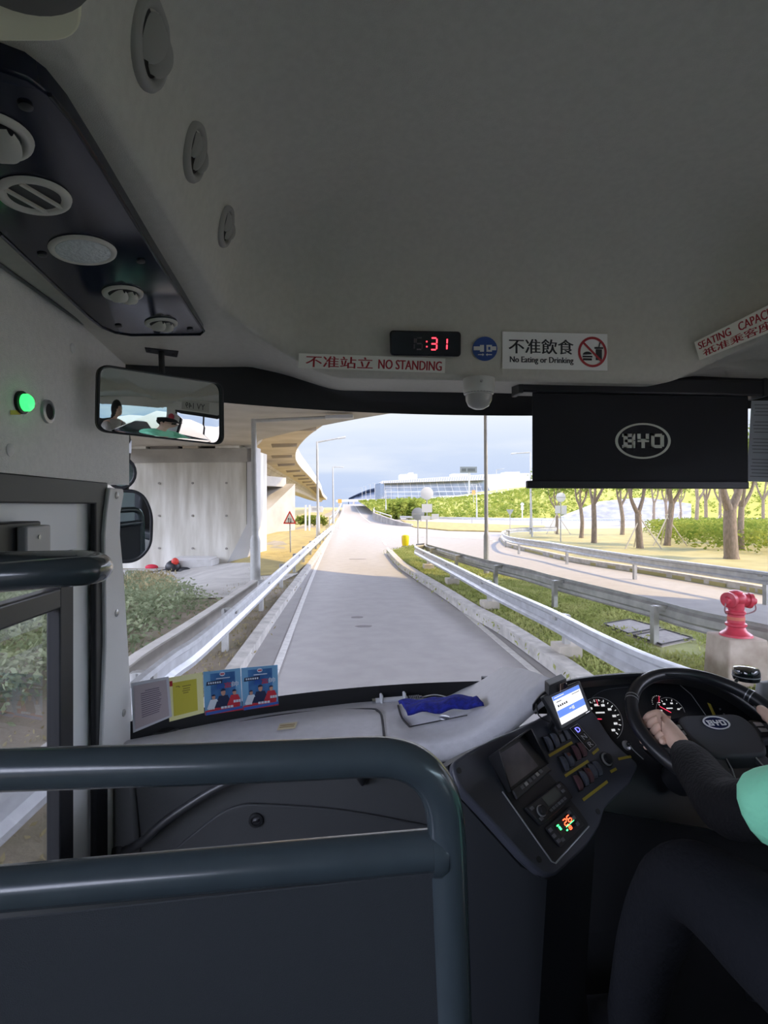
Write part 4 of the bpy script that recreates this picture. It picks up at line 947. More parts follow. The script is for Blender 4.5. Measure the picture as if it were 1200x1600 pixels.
def evh(u, v, r, kind, lab=None):
    c = onC(u, v, .001)
    h = bpy.data.objects.new
    if kind == 'lamp':
        o = B().lathe(c, cn, [(r, 0), (r * .98, .003), (r * .88, .005), (r * .80, .003)], 36).build('lamp', beige, oc, smooth=60)
        B().lathe(c, cn, [(r * .81, .001), (r * .8, .004), (r * .5, .007), (.004, .008)], 36).build('lens', M('lamp_lens', (.62, .66, .66), .15, bump=.25, bscale=120), o, smooth=60)
        return
    o = B().lathe(c, cn, [(r, 0), (r * .97, .004), (r * .85, .006), (r * .74, .004), (r * .70, .001)], 36).build('vent', beige, oc, smooth=60)
    B().lathe(c, cn, [(r * .71, -.002), (r * .70, .0015)], 28).build('throat', black_m, o)
    if kind == 'bars':
        for k in (-.32, .25):
            a = V((.35, 1, 0)).normalized(); a = (a - cn * a.dot(cn)).normalized(); s = cn.cross(a)
            B().obox(c + s * k * r + cn * .0035, a, s, cn, r * .72, .0024, .0025).build('slat', beige, o)
    else:
        for k, (du, tl) in enumerate(((-.25, 1), (.28, 1))):
            a = V((.9, .9, 0)).normalized(); a = (a - cn * a.dot(cn)).normalized(); s = cn.cross(a); rows = []
            pc = c + a * du * r + cn * .006; d = (a * .95 + cn * .28).normalized()
            for q in range(5):
                f = q / 4 - .5; rows.append([pc + d * f * r * .8 * math.sqrt(max(0, 1 - g * g)) + s * g * r * .66 + cn * (.007 * (1 - g * g) + .006 * (1 - 4 * f * f)) for g in [-.98 + 1.96 * i / 12 for i in range(13)]])
            B().grid(rows).build('slat', beige, o, smooth=80)
evh(-18, 212, .050, 'ball'); evh(54, 306, .050, 'bars'); evh(130, 391, .056, 'lamp'); evh(192, 458, .042, 'ball'); evh(252, 505, .040, 'ball')
for u, v in ((220, 408), (66, 398), (297, 514), (185, 509), (40, 165)):
    B().lathe(onC(u, v, .001), cn, [(.008, -.002), (.008, .002), (.004, .003)], 12).build('screw_cap', black_m, oc)
# cream housing above it at the corner of the view
c_, n_ = chit(60, 40)
pn = cn; pp_ = onC(60, 60, .03)
def onK(u, v): return onp(u, v, pp_, pn)
kk = thing('service_housing', onK(30, 30), 'cream coloured overhead housing with a dark round disc, top left corner', 'overhead housing')
B().prism(round_poly([onK(-260, -160), onK(135, -160), onK(126, 66), onK(-260, 66)], [.01, .01, .03, .01], 6), -pn * .09).build('body', M('housing_cream', (.86, .84, .60), .55), kk, bevel=.012, seg=3)
B().lathe(onK(18, -92), pn, [(.062, -.002), (.06, .008), (.045, .012), (.01, .013)], 36).build('disc', M('disc_grey', (.12, .12, .10), .6), kk)

# ---- interior mirror
mc = P(251, 632, 1.47); mn = V((.776, -.631, -.06)).normalized()
MIR_N = V((.600, -.797, -.070)).normalized()
def onM(u, v, off=0): return onp(u, v, mc + MIR_N * off, MIR_N)
mt_ = thing('interior_mirror', P(252, 545, 1.5), 'wide black-rimmed interior mirror hanging from the upper left of the windscreen', 'mirror')
mo = round_poly([onM(152, 568), onM(349, 598), onM(350, 696), onM(150, 674)], .030, 7)
ctr = sum(mo, V()) / len(mo)
mi = [p + (ctr - p).normalized() * .0075 for p in mo]
B().ring([p + MIR_N * .004 for p in mo], [p + MIR_N * .004 for p in mi], -MIR_N * .012).build('rim', rubber, mt_, bevel=.002)
B().prism([p - MIR_N * .006 for p in mo], -MIR_N * .014).build('back_shell', black_m, mt_, bevel=.006)
# gently domed mirror face
mx_ = (onM(300, 640) - onM(200, 625)).normalized(); my_ = MIR_N.cross(mx_).normalized(); RM = MIR_R
b = B(); rings_ = 14; b.v.append(ctr + MIR_N * 0)
for k in range(1, rings_ + 1):
    for p in mi: b.v.append(ctr.lerp(p, k / rings_))
m_ = len(mi)
for j in range(m_): b.f.append((0, 1 + j, 1 + (j + 1) % m_))
for k in range(rings_ - 1):
    for j in range(m_): b.f.append((1 + k * m_ + j, 1 + (k + 1) * m_ + j, 1 + (k + 1) * m_ + (j + 1) % m_, 1 + k * m_ + (j + 1) % m_))
for i, p in enumerate(b.v):
    d = p - ctr; q = d - MIR_N * d.dot(MIR_N); b.v[i] = p + MIR_N * (.009 - q.length_squared / (2 * RM))
mf = b.build('mirror_glass', M('mirror_silver', (.92, .94, .94), .0, 1), mt_, smooth=80)
s1, n1 = chit(252, 550)
q = [chit(u, v)[0] - V((0, 0, .004)) for u, v in ((226, 542), (279, 548), (277, 557), (228, 549))]
B().prism(q, (0, 0, .012)).build('mount_plate', black_m, mt_, bevel=.002)
B().tube([chit(252, 549)[0] - V((0, 0, .002)), ctr - MIR_N * .02 + V((0, 0, .06)), ctr - MIR_N * .018 + V((0, 0, .02))], .0085, 10).build('stem', black_m, mt_)
for u, v in ((233, 545), (271, 551)): B().lathe(chit(u, v)[0] - V((0, 0, .006)), (0, 0, -1), [(.004, 0), (.003, .002)], 8).build('screw', dark_m, mt_)

# ---- stickers and fittings on the header above the windscreen
hp0 = V((.5, 1.62, E_(.380))); hn = V((0, -.1638, -.035)).normalized()
def onH(u, v, off=.004): return onp(u, v, hp0 + hn * off, hn)
def sticker(name, cat, label, corners, base_mat, off=.004, th=.0008):
    q = Quad(*[onH(u, v, off) for u, v in corners]); t = thing(name, q.pt(.5, 1), label, cat)
    b = B(); q.rect(b, 0, 0, 1, 1, 0, th); b.build('backing', base_mat, t); return q, t
paper = M('sticker_cream', (.93, .92, .84), .5); ink_red = M('ink_red', (.42, .02, .03), .5); ink_blk = M('ink_black', (.015, .015, .02), .5); blue_s = M('sticker_blue', (.02, .07, .28), .4)
q, t = sticker('no_standing_sign', 'sticker', 'cream sticker with red lettering NO STANDING, left of the dome camera', ((467, 552), (696, 560), (695, 583), (466, 575)), paper)
b = B(); q.text(b, '不准站立', .05, .12, .50, .90, .0015, .05); b.build('chinese_text', ink_red, t); b = B(); q.text(b, 'NO STANDING', .54, .22, .975, .86, .0015, .075); b.build('english_text', ink_red, t)
q, t = sticker('no_eating_sign', 'sticker', 'cream sticker reading No Eating or Drinking with a red prohibition ring', ((785, 518), (949, 522), (949, 579), (785, 576)), M('sticker_white', (.93, .93, .89), .5))
A_ = q.asp()
b = B(); q.text(b, '不准飲食', .06, .18, .67, .58, .0015, .055); b.build('chinese_text', ink_blk, t)
b = B(); q.text(b, 'No Eating or Drinking', .07, .66, .67, .87, .0015, .08); b.build('english_text', ink_blk, t)
b = B(); q.rect(b, .885, .42, .945, .72, .0015); q.rect(b, .872, .36, .957, .41, .0015); q.line(b, .915, .38, .925, .24, .03, A_, .0015); q.line(b, .925, .25, .948, .22, .03, A_, .0015)
b.build('cup_symbol', ink_blk, t)
b = B(); q.ell(b, .805, .58, .045, .09, .0015, n=16, g0=math.pi, g1=2 * math.pi); q.rect(b, .758, .60, .852, .65, .0015); q.rect(b, .762, .67, .848, .73, .0015); b.build('burger_symbol', ink_blk, t)
b = B(); q.annulus(b, .853, .50, .138, .138 * A_, .84, .0018); b.build('prohibition_ring', ink_red, t)
b = B(); q.line(b, .765, .25, .94, .75, .06, A_, .0026); b.build('prohibition_bar', ink_red, t)
c = [(738, 526), (777, 526), (777, 564), (738, 564)]; q = Quad(*[onH(u, v) for u, v in c]); t = thing('seat_belt_sticker', q.pt(.5, 1), 'round blue sticker showing a seat belt buckle', 'sticker')
b = B(); q.ell(b, .5, .5, .5, .5, 0, .001); b.build('backing', blue_s, t)
st_w = M('sticker_symbol_white', (.72, .72, .70), .5)
b = B(); q.rect(b, .05, .40, .30, .56, .0014); q.rect(b, .30, .34, .46, .62, .0014); b.build('buckle_half', st_w, t)
b = B(); q.rect(b, .56, .34, .78, .62, .0014); q.rect(b, .78, .40, .95, .56, .0014); b.build('buckle_half', st_w, t)
b = B(); q.rect(b, .63, .42, .71, .54, .0022); b.build('buckle_button', blue_s, t)
b = B(); q.line(b, .22, .74, .42, .74, .04, 1, .0014); q.poly(b, [(.40, .68), (.47, .74), (.40, .80)], .0014); b.build('arrow', st_w, t)
b = B(); q.line(b, .58, .74, .78, .74, .04, 1, .0014); q.poly(b, [(.60, .68), (.53, .74), (.60, .80)], .0014); b.build('arrow', st_w, t)
# clock
q = Quad(*[onH(u, v, .006) for u, v in ((608, 517), (718, 519), (718, 558), (609, 556))]); t = thing('digital_clock', q.pt(.5, 1), 'black digital clock with red digits above the windscreen', 'clock')
b = B().prism(round_poly(q.c, .012, 6), q.n * .022); b.build('case', M('clock_case', (.010, .010, .016), .2, coat=.4), t, bevel=.004)
seg_on = M('led_red', (.3, .0, .0), .4, emit=(1, .03, .05), es=2.2); seg_off = M('led_dim', (.09, .075, .08), .4)
SEG = {'a': ((0, 0), (1, 0)), 'b': ((1, 0), (1, .5)), 'c': ((1, .5), (1, 1)), 'd': ((0, 1), (1, 1)), 'e': ((0, .5), (0, 1)), 'f': ((0, 0), (0, .5)), 'g': ((0, .5), (1, .5))}
DIG = {'1': 'bc', '5': 'afgcd', '3': 'abgcd', '2': 'abged', '6': 'afgedc', '8': 'abcdefg'}
def digit(q, d, x, y, w, h, mat, t, off, asp, lw=.06, name='digit'):
    b = B()
    for s in DIG[d]:
        (a, c_), (e, f) = SEG[s]; sl = .10 * w
        X0, Y0, X1, Y1 = x + a * w + (1 - c_) * sl, y + c_ * h, x + e * w + (1 - f) * sl, y + f * h
        k = .12; q.line(b, lerp(X0, X1, k), lerp(Y0, Y1, k), lerp(X1, X0, k), lerp(Y1, Y0, k), lw, asp, off)
    return b.build(name, mat, t)
for d, x, m in (('1', .25, seg_off), ('5', .36, seg_off), ('3', .565, seg_on), ('1', .71, seg_on)): digit(q, d, x, .28, .085, .46, m, t, .0222, q.asp(), .055)
b = B(); q.rect(b, .505, .40, .523, .45, .0222); q.rect(b, .505, .60, .523, .65, .0222); b.build('colon', seg_on, t)
# seating capacity sticker on the right of the ceiling
cs = [chit(u, v)[0] for u, v in ((1085, 535), (1240, 457), (1250, 500), (1093, 563))]; nn = (cs[1] - cs[0]).cross(cs[3] - cs[0]).normalized()
if nn.dot(EY - cs[0]) < 0: nn = -nn
mid = max(((c - cs[0]).dot(nn) for c in [chit(1160, 510)[0]] + cs)); q = Quad(*[onp(u, v, cs[0] + nn * (mid + .004), nn) for u, v in ((1085, 535), (1240, 457), (1250, 500), (1093, 563))])
t = thing('seating_capacity_sign', q.pt(.5, 1), 'slanted cream sticker reading SEATING CAPACITY at the right edge', 'sticker')
b = B(); q.rect(b, 0, 0, 1, 1, -.006, .0065); b.build('backing', M('capacity_cream', (.93, .90, .80), .5), t)
b = B(); q.text(b, 'SEATING   CAPACITY', .03, .10, .86, .46, .0012, .075); b.build('english_text', ink_red, t); b = B(); q.text(b, '祇准乘客座位', .055, .54, .90, .90, .0012, .08); b.build('chinese_text', ink_red, t)
# dome camera
c, n = chit(748, 592); dm = M('dome_white', (.62, .62, .58), .35)
c = V((c.x, c.y, E_(Zc(c.x, c.y)))); t = thing('dome_camera', c, 'small white dome camera under the lip above the windscreen', 'camera')
k = 1.75 / FPX
B().lathe(c + V((0, 0, .004)), (0, 0, -1), [(23 * k, 0), (23 * k, 16 * k), (22 * k, 22 * k), (20 * k, 24 * k)], 32).build('body', dm, t, smooth=60)
B().lathe(c, (0, 0, -1), [(20 * k, 20 * k), (19 * k, 30 * k), (15 * k, 38 * k), (8 * k, 42 * k), (1 * k, 43 * k)], 32).build('dome', M('dome_grey', (.42, .42, .40), .2), t, smooth=60)
B().lathe(c - V((0, 0, 6 * k)) - FW * 22.5 * k, -FW, [(2.2 * k, 0), (1.8 * k, 2 * k)], 10).build('screw', screw_m, t)
B().tube([c + V((0, 0, -20 * k)) + (RX * math.cos(g) - FW * math.sin(g)) * 21.6 * k for g in [math.pi * i / 14 for i in range(15)]], .0012, 5).build('seam', M('dome_seam', (.2, .2, .19), .6), t)

# ---- roller blind
YB = 1.72; fabric = M('blind_fabric', (.010, .011, .016), .8, bump=.15, bscale=900); cas = M('blind_cassette', (.012, .013, .018), .4)
t = thing('roller_blind', onY(1000, 590, YB), 'lowered black roller sun blind with an oval logo, upper right of the windscreen', 'sun blind')
A0, A1 = onY(809, 589, YB), onY(1190, 598, YB); A2 = onY(809, 614, YB)
B().box((A0.x, YB - .02, A2.z), (A1.x, YB + .05, A0.z)).build('cassette', cas, t, bevel=.006)
B().box((A0.x - .004, YB - .024, A2.z - .004), (A0.x + .012, YB + .054, A0.z + .010)).build('end_bracket', dark_m, t, bevel=.003); B().box((A1.x - .01, YB - .024, A2.z - .002), (A1.x + .004, YB + .054, A0.z + .008)).build('end_bracket', dark_m, t, bevel=.003)
fq = Quad(onY(832, 612, YB), onY(1174, 612, YB), onY(1165, 755, YB), onY(832, 752, YB))
fw_ = (fq.c[1].x - fq.c[0].x)
B().box((fq.c[0].x, YB, fq.c[3].z), (fq.c[1].x - .012, YB + .002, A2.z + .01)).build('fabric', fabric, t)
e0, e1 = onY(823, 757, YB), onY(1168, 757, YB); hz = 6 * 1.75 / FPX
B().box((e0.x, YB - .008, e0.z - hz), (e1.x, YB + .012, e0.z + hz)).build('bottom_bar', cas, t, bevel=.003)
logo_w = M('logo_cream', (.62, .64, .56), .6)
lq = Quad(*[onY(u, v, YB - .001) for u, v in ((961, 661), (1048, 661), (1048, 717), (961, 717))])
b = B(); lq.annulus(b, .5, .5, .5, .5, .90, .0002, .0004, 48); b.build('logo_oval', logo_w, t)
b = B()
def letter_bars(q, b, x0, y0, x1, y1, th, off):      # heavy squared B, Y, D
    w = (x1 - x0); h = y1 - y0; t_ = th
    def r(a, c_, d, e): q.rect(b, x0 + a * w, y0 + c_ * h, x0 + d * w, y0 + e * h, off, .0004)
    r(0, 0, .27, .22); r(.06, .39, .27, .60); r(0, .78, .27, 1); r(.03, .0, .13, 1); r(.23, .0, .31, .45); r(.23, .5, .31, 1)
    r(.36, 0, .44, .45); r(.56, 0, .64, .45); r(.36, .36, .64, .58); r(.46, .5, .54, 1)
    r(.69, 0, .95, .22); r(.69, .78, .95, 1); r(.69, 0, .77, 1); r(.91, .1, 1.0, .9)
letter_bars(lq, b, .125, .30, .875, .70, .1, .0008); b.build('logo_letters', logo_w, t)
# paper notice beside the blind on the right
YN = 1.78; q = Quad(*[onY(u, v, YN) for u, v in ((1174, 626), (1290, 626), (1285, 756), (1166, 752))]); t = thing('paper_notice', q.pt(.5, 1), 'white printed notice sheet right of the sun blind', 'notice')
b = B(); q.rect(b, 0, 0, 1, 1, 0, .0008); b.build('sheet', M('notice_paper', (.56, .58, .64), .6), t)
b = B()
for i in range(22):
    if i in (4, 9, 15): continue
    q.rect(b, .04 + .01 * (i % 3), .05 + i * .042, .5 + .45 * random.random(), .058 + i * .042, .001)
b.build('print_lines', M('print_grey', (.16, .16, .19), .6), t)
b = B(); q.rect(b, .24, .06, .30, .13, .0014); b.build('stamp', M('stamp_red', (.7, .1, .08), .6), t)

# ---- notices on the lower left of the windscreen
def wquad(c, off): return Quad(*[wsh(u, v, off) for u, v in c])
q = wquad(((209, 1068), (263, 1058), (268, 1117), (212, 1140)), .012); t = thing('permit_notice', q.pt(.5, 1), 'pink printed permit in a clear sleeve, leftmost of the four windscreen notices', 'notice')
b = B(); q.rect(b, -.03, -.04, 1.05, 1.03, -.002, .0006); b.build('sleeve', M('clear_sleeve', (.62, .62, .66), .3), t)
b = B(); q.rect(b, .03, .03, .97, .97); b.build('sheet', M('permit_pink', (.46, .39, .41), .6), t)
b = B()
for i in range(13): q.rect(b, .22 + (.12 if i == 0 else 0), .18 + i * .048, .80 - .1 * random.random(), .194 + i * .048, .001)
b.build('print_lines', M('permit_ink', (.12, .09, .14), .6), t)
q = wquad(((263, 1058), (317, 1049), (320, 1112), (266, 1126)), .009); t = thing('yellow_permit', q.pt(.5, 1), 'yellow permit sheet with a red corner tab among the windscreen notices', 'notice')
b = B(); q.rect(b, 0, 0, 1, 1); b.build('sleeve', M('permit_pale_yellow', (.86, .82, .42), .5), t)
b = B(); q.rect(b, .13, .13, .82, .90, .001); b.build('sheet', M('permit_yellow', (.60, .53, .06), .6), t)
b = B(); q.rect(b, .05, .08, .13, .20, .002); b.build('corner_tab', ink_red, t)
b = B()
for a, y, w in ((.22, .22, .1), (.4, .24, .25), (.42, .30, .2), (.4, .35, .22), (.42, .40, .15), (.3, .24, .04)): q.rect(b, a, y, a + w, y + .02, .002)
b.build('print_lines', M('permit_olive_ink', (.26, .21, .03), .6), t)
pb_ = M('poster_blue', (.07, .22, .48), .45, c2=(.02, .09, .26), nscale=14); pb2 = M('poster_light_blue', (.18, .40, .62), .45); skin_p = M('poster_skin', (.5, .28, .2), .5); pr_ = M('poster_red', (.5, .03, .05), .45); pn_ = M('poster_navy', (.015, .025, .07), .45); pw_ = M('poster_white', (.62, .68, .75), .45)
def poster(c, label):
    q = wquad(c, .006); t = thing('recruitment_poster', q.pt(.5, 1), label, 'poster', 'blue posters on the windscreen')
    b = B(); q.rect(b, 0, 0, 1, 1); b.build('sheet', pb2, t)
    b = B(); q.rect(b, .18, .06, .84, .70, .001); b.build('blue_field', pb_, t)
    b = B(); q.ell(b, .5, .09, .075, .05, .002); b.build('emblem', pw_, t); b = B(); q.rect(b, .45, .075, .55, .105, .003); b.build('emblem_bar', pr_, t)
    b = B(); q.rect(b, .33, .18, .70, .20, .002); b.build('small_caption', pw_, t)
    b = B(); q.poly(b, [(.08, .24), (.50, .22), (.48, .31), (.06, .33)], .002); b.build('slogan_box', pn_, t); b = B()
    for k in range(6): q.rect(b, .11 + k * .06, .255, .15 + k * .06, .295, .003)
    b.build('slogan_text', pw_, t)
    for k, (ch, m) in enumerate((('高', M('poster_royal', (.02, .08, .38), .45)), ('富', pr_), ('帥', pw_))): b = B(); q.text(b, ch, .34 + k * .20, .31 - .01 * k, .52 + k * .20, .44 - .01 * k, .003, .03); b.build('headline_character', m, t)
    def fig(x, y, s, body):
        b = B(); q.poly(b, [(x - .13 * s, 1 - .02), (x - .15 * s, y + .22 * s), (x - .10 * s, y + .12 * s), (x + .10 * s, y + .12 * s), (x + .16 * s, y + .24 * s), (x + .14 * s, 1 - .02)], .003); q.poly(b, [(x - .15 * s, y + .22 * s), (x - .22 * s, y + .36 * s), (x - .08 * s, y + .40 * s), (x - .06 * s, y + .33 * s)], .0035); b.build('figure_clothes', body, t)
        b = B(); q.ell(b, x, y + .055 * s, .052 * s, .068 * s, .004); b.build('figure_face', skin_p, t)
        b = B(); q.ell(b, x, y + .03 * s, .062 * s, .05 * s, .0045, n=14, g0=math.pi, g1=2 * math.pi); b.build('figure_cap', pn_, t)
    fig(.24, .56, .85, pw_); fig(.80, .50, .95, pr_); fig(.50, .46, 1.15, pn_)
    b = B(); q.poly(b, [(0, .90), (.3, .86), (1, .92), (1, 1), (0, 1)], .006); b.build('vehicle_front', pr_, t); b = B(); q.poly(b, [(.02, .93), (.35, .92), (1, .90), (1, .96), (.02, 1)], .007); b.build('vehicle_stripe', M('poster_blue_stripe', (.04, .12, .42), .45), t)
    b = B()
    for k in range(4): q.rect(b, .42 + k * .085, .845, .49 + k * .085, .895, .008); q.rect(b, .08 + k * .06, .83, .13 + k * .06, .88, .008) if k < 3 else None
    for k in range(3): q.rect(b, .76 + k * .07, .73, .82 + k * .07, .79, .008)
    b.build('white_caption', pw_, t)
poster(((318, 1049), (376, 1043), (379, 1107), (321, 1116)), 'blue poster of three uniformed figures, next to the yellow permit')
poster(((377, 1043), (434, 1038), (435, 1100), (380, 1108)), 'blue poster of three uniformed figures, rightmost of the windscreen notices')

# ---- outside mirrors seen past the left post
t = thing('outside_mirror', P(205, 800, 2.0), 'black framed outside mirrors, one round and one tall, beyond the left windscreen post', 'mirror')
om = V((.40, -.917, -.06)).normalized()
def onO(u, v, off=0): return onp(u, v, P(205, 820, 2.02) + om * off, om)
def mirror_pair(pts, r, nm):
    o = round_poly(pts, r, 7); ce = sum(o, V()) / len(o); i_ = [p + (ce - p).normalized() * .012 for p in o]
    h = B().ring([p + om * .006 for p in o], [p + om * .006 for p in i_], -om * .01).prism([p - om * .004 for p in o], -om * .04); hh = h.build(nm, rubber, t, bevel=.003)
    B().prism([p + om * .001 for p in i_], -om * .002).build('mirror_glass', bpy.data.materials['mirror_silver'], hh)
mirror_pair([onO(160, 764), onO(222, 765), onO(240, 800), onO(238, 855), onO(214, 880), onO(160, 880)], .05, 'tall_head')
mirror_pair([onO(189 + 25 * math.cos(g), 739 + 26 * math.sin(g)) for g in [2 * math.pi * i / 20 for i in range(20)]], .004, 'round_head')
B().tube(smooth_path([onO(200, 690, -.03), V((XL - .09, 1.9, E_(.40))), V((XL - .05, 1.77, E_(.42)))], 4), .012, 8).build('arm', rubber, t); B().tube([onO(200, 690, -.03), onO(197, 740, -.05), onO(196, 800, -.05)], .012, 8).build('arm', rubber, t)
B().prism([onO(188, 688, -.02), onO(206, 688, -.02), onO(205, 708, -.02), onO(188, 708, -.02)], -om * .03).build('bracket', M('mirror_bracket_white', (.6, .62, .64), .5), t)

# ---- windscreen wipers and their pneumatic cylinders
t = thing('wiper', wsh(760, 1090, -.04), 'black windscreen wiper lying along the bottom of the glass', 'wiper')
wp = smooth_path([wsh(u, v, -.03) for u, v in ((560, 1093), (660, 1081), (730, 1075), (780, 1073), (840, 1072), (856, 1076))], 4)
B().tube(wp, .006, 8).build('blade', rubber, t); B().tube([wsh(755, 1074, -.045), wsh(800, 1068, -.05), wsh(856, 1068, -.045), wsh(880, 1080, -.04)], .007, 8).build('arm', black_m, t)
B().obox(wsh(763, 1068, -.045), RX, FW, (0, 0, 1), .014, .012, .012).build('joint', black_m, t, bevel=.003)
tubem = M('cylinder_white', (.62, .63, .66), .35)
for (u0, v0, u1, v1, fl, lab) in ((582, 1091, 657, 1085, 1, 'white gas cylinder clipped below the windscreen, left of the blue cloth'), (828, 1079, 752, 1082, 1, 'white gas cylinder clipped below the windscreen, right of the blue cloth')):
    a, c = wsh(u0, v0, .03), wsh(u1, v1, .03); d = (c - a).normalized(); t = thing('gas_cylinder', a, lab, 'cylinder', 'gas cylinders under the windscreen')
    B().tube([a, a.lerp(c, .70)], .0095, 14).build('barrel', tubem, t); B().tube([a - d * .004, a + d * .008], .011, 14).build('end_cap', chrome, t)
    sp = []; s0 = a.lerp(c, .72); L = (c - a).length * .22; n1 = d.cross(V((0, 0, 1))).normalized(); n2 = d.cross(n1)
    for i in range(61): g = i / 60 * 2 * math.pi * 6; sp.append(s0 + d * L * i / 60 + (n1 * math.cos(g) + n2 * math.sin(g)) * .0085)
    B().tube(sp, .0018, 5).build('spring', silver, t); B().tube([c - d * .012, c], .008, 10).build('nipple', chrome, t)
    for f in (.17, .64): p = a.lerp(c, f); B().obox(p, d, n1, n2, .005, .014, .024).build('clip', M('clip_translucent', (.66, .68, .72), .3), t, bevel=.004)
    ce = wsh(720, 1093, .05)
    B().tube(smooth_path([c, c + d * .06 + V((0, 0, .004)), ce + V((-d.x * .02, 0, .012)), ce + V((0, 0, -.01))], 6), .0022, 6).build('hose', M('hose_white', (.6, .6, .62), .4), t)

# ---------------------------------------------------------------- dashboard
R_ = [V((XL + .005, 1.66, E_(-.73))), V((-.30, 1.62, E_(-.728))), P(480, 1162, 1.64), P(600, 1160, 1.645), P(665, 1159, 1.64), P(715, 1154, 1.62), P(757, 1136, 1.60), P(800, 1107, 1.58), P(832, 1080, 1.57), P(860, 1060, 1.57)]
W_ = [V((x, Yw(x) - .004, E_(-.728))) for x in (XL, -.30, .02, .12, .22, .32, .40)] + [V((x, Yw(x) - .004, E_(z))) for x, z in ((.47, -.70), (.54, -.67), (.62, -.62))]
Rp, Wp = smooth_path(R_, 6), smooth_path(W_, 6)
rows = [[p + V((0, .05, -.075)) for p in Rp], [p + V((.008, .006, -.066)) for p in Rp], [p + V((.010, -.012, -.050)) for p in Rp], [p + V((.008, -.014, -.028)) for p in Rp], [p + V((.004, -.008, -.010)) for p in Rp], list(Rp)] + [[p.lerp(q, t) + V((0, 0, .012 * math.sin(math.pi * t))) for p, q in zip(Rp, Wp)] for t in (.08, .25, .5, .75, 1)]
dash = thing('dashboard', V((.2, 1.75, ZF)), 'grey passenger-side dashboard below the windscreen with a dark lower front', 'dashboard')
B().grid(rows).build('top_pad', dash_top, dash, smooth=80)
YF = 1.665
b = B().box((XL, YF, ZF), (.45, YF + .30, E_(-.775))); b.build('lower_front', dash_m, dash, bevel=.01)
# door side edge of the lower front
B().prism([V((XL, YF - .02, ZF)), V((XL + .05, YF - .02, ZF)), V((XL + .075, YF - .02, E_(-1.0))), V((XL + .055, YF - .02, E_(-.78))), V((XL, YF - .02, E_(-.78)))], (0, .1, 0)).build('edge_trim', M('dash_edge', (.12, .125, .13), .5), dash, bevel=.01)
def onF(u, v, o=0): return onY(u, v, YF - o)
gr = smooth_path([onF(u, v) for u, v in ((268, 1330), (300, 1302), (345, 1268), (375, 1256), (410, 1254), (540, 1264), (700, 1294))], 5)
low = gr + [onF(720, 1500), onF(200, 1500)]
B().prism(low, (0, -.012, 0)).build('access_panel', M('dash_charcoal_panel', (.052, .055, .059), .5, bump=.2, bscale=600), dash, bevel=.004)
c = onF(400, 1281, .012); B().lathe(c, (0, -1, 0), [(.022, 0), (.021, .006), (.014, .007), (.012, .003)], 24).build('lock', black_m, dash)
B().obox(c + V((0, -.005, 0)), (1, 0, .4), (0, 1, 0), (-.4, 0, 1), .008, .004, .002).build('key_slot', chrome, dash)
c = onF(566, 1212, .0); B().lathe(c + V((0, -.012, .012)), (0, 0, -1), [(.022, 0), (.02, .012), (.008, .03), (.004, .036)], 16).build('coat_hook', black_m, dash)
gp_ = smooth_path([onF(u, v, o) for u, v, o in ((190, 1330, 0), (205, 1326, .05), (225, 1312, .06), (262, 1280, .06), (330, 1236, .06), (375, 1216, .06), (420, 1205, .06), (440, 1200, 0))], 5)
gb = thing('grab_bar', gp_[0], 'curved black grab bar on the front of the dashboard', 'grab bar'); B().tube(gp_, .0125, 12).build('tube', M('bar_black_satin', (.035, .036, .04), .35), gb); B().lathe(gp_[0], (0, -1, 0), [(.03, 0), (.028, .02), (.014, .03)], 18).build('foot', black_m, gb); B().lathe(gp_[-1], (0, -1, 0), [(.024, 0), (.02, .01), (.013, .014)], 18).build('foot', black_m, gb)
def dz(u, v, o=.0):                                 # pixel on the dash top pad
    p = onz(u, v, E_(-.726)); return p + V((0, 0, o))
def ds(u, v, o=.0):                                 # ray march onto the pad surface
    best = None
    for t in [i / 40 for i in range(41)]:
        for p, q in zip(Rp, Wp):
            s = p.lerp(q, t) + V((0, 0, .012 * math.sin(math.pi * t))); d = s - EY; dd = d.dot(FW); uu = 600 + FPX * d.dot(RX) / dd; vv = 790 - FPX * d.z / dd
            e = (uu - u) ** 2 + (vv - v) ** 2
            if best is None or e < best[0]: best = (e, s)
    p = onz(u, v, best[1].z); return p + V((0, 0, o))
seam = M('seam_dash', (.03, .03, .035), .7)
B().tube(smooth_path([ds(u, v, .001) for u, v in ((588, 1110), (596, 1118), (600, 1150), (601, 1165))], 4), .004, 6).build('lid_gap', seam, dash)
B().tube(smooth_path([ds(u, v, .001) for u, v in ((340, 1136), (420, 1120), (500, 1111), (580, 1108), (590, 1112))], 4), .0025, 6).build('lid_gap', seam, dash)
B().tube(smooth_path([ds(u, v, .001) for u, v in ((622, 1103), (628, 1122), (640, 1136))], 4), .0035, 6).build('lid_gap', seam, dash)
B().tube(smooth_path([ds(u, v, .001) for u, v in ((640, 1136), (690, 1126), (730, 1118))], 4), .0018, 6).build('lid_gap', seam, dash)
q = Quad(ds(437, 1132, .002), ds(465, 1129, .002), ds(461, 1139, .002), ds(433, 1142, .002)); t = thing('dash_sticker', q.pt(.5, .5), 'small pale yellow sticker on the dashboard top', 'sticker')
b = B(); q.rect(b, 0, 0, 1, 1); b.build('backing', M('sticker_sand', (.62, .56, .38), .5), t); b = B(); q.rect(b, .08, .3, .9, .42, .001); q.rect(b, .08, .6, .9, .7, .001); b.build('print_lines', M('sticker_ink', (.35, .25, .12), .6), t)
c = ds(258, 1141); t = thing('speaker_grille', c, 'small black round grille on the left end of the dashboard top', 'speaker'); B().lathe(c, (0, 0, 1), [(.034, 0), (.032, .006), (.02, .013), (.004, .015)], 24).build('dome', black_m, t); B().lathe(c, (0, 0, 1), [(.042, -.002), (.042, .003)], 24).build('ring', dash_m, t)
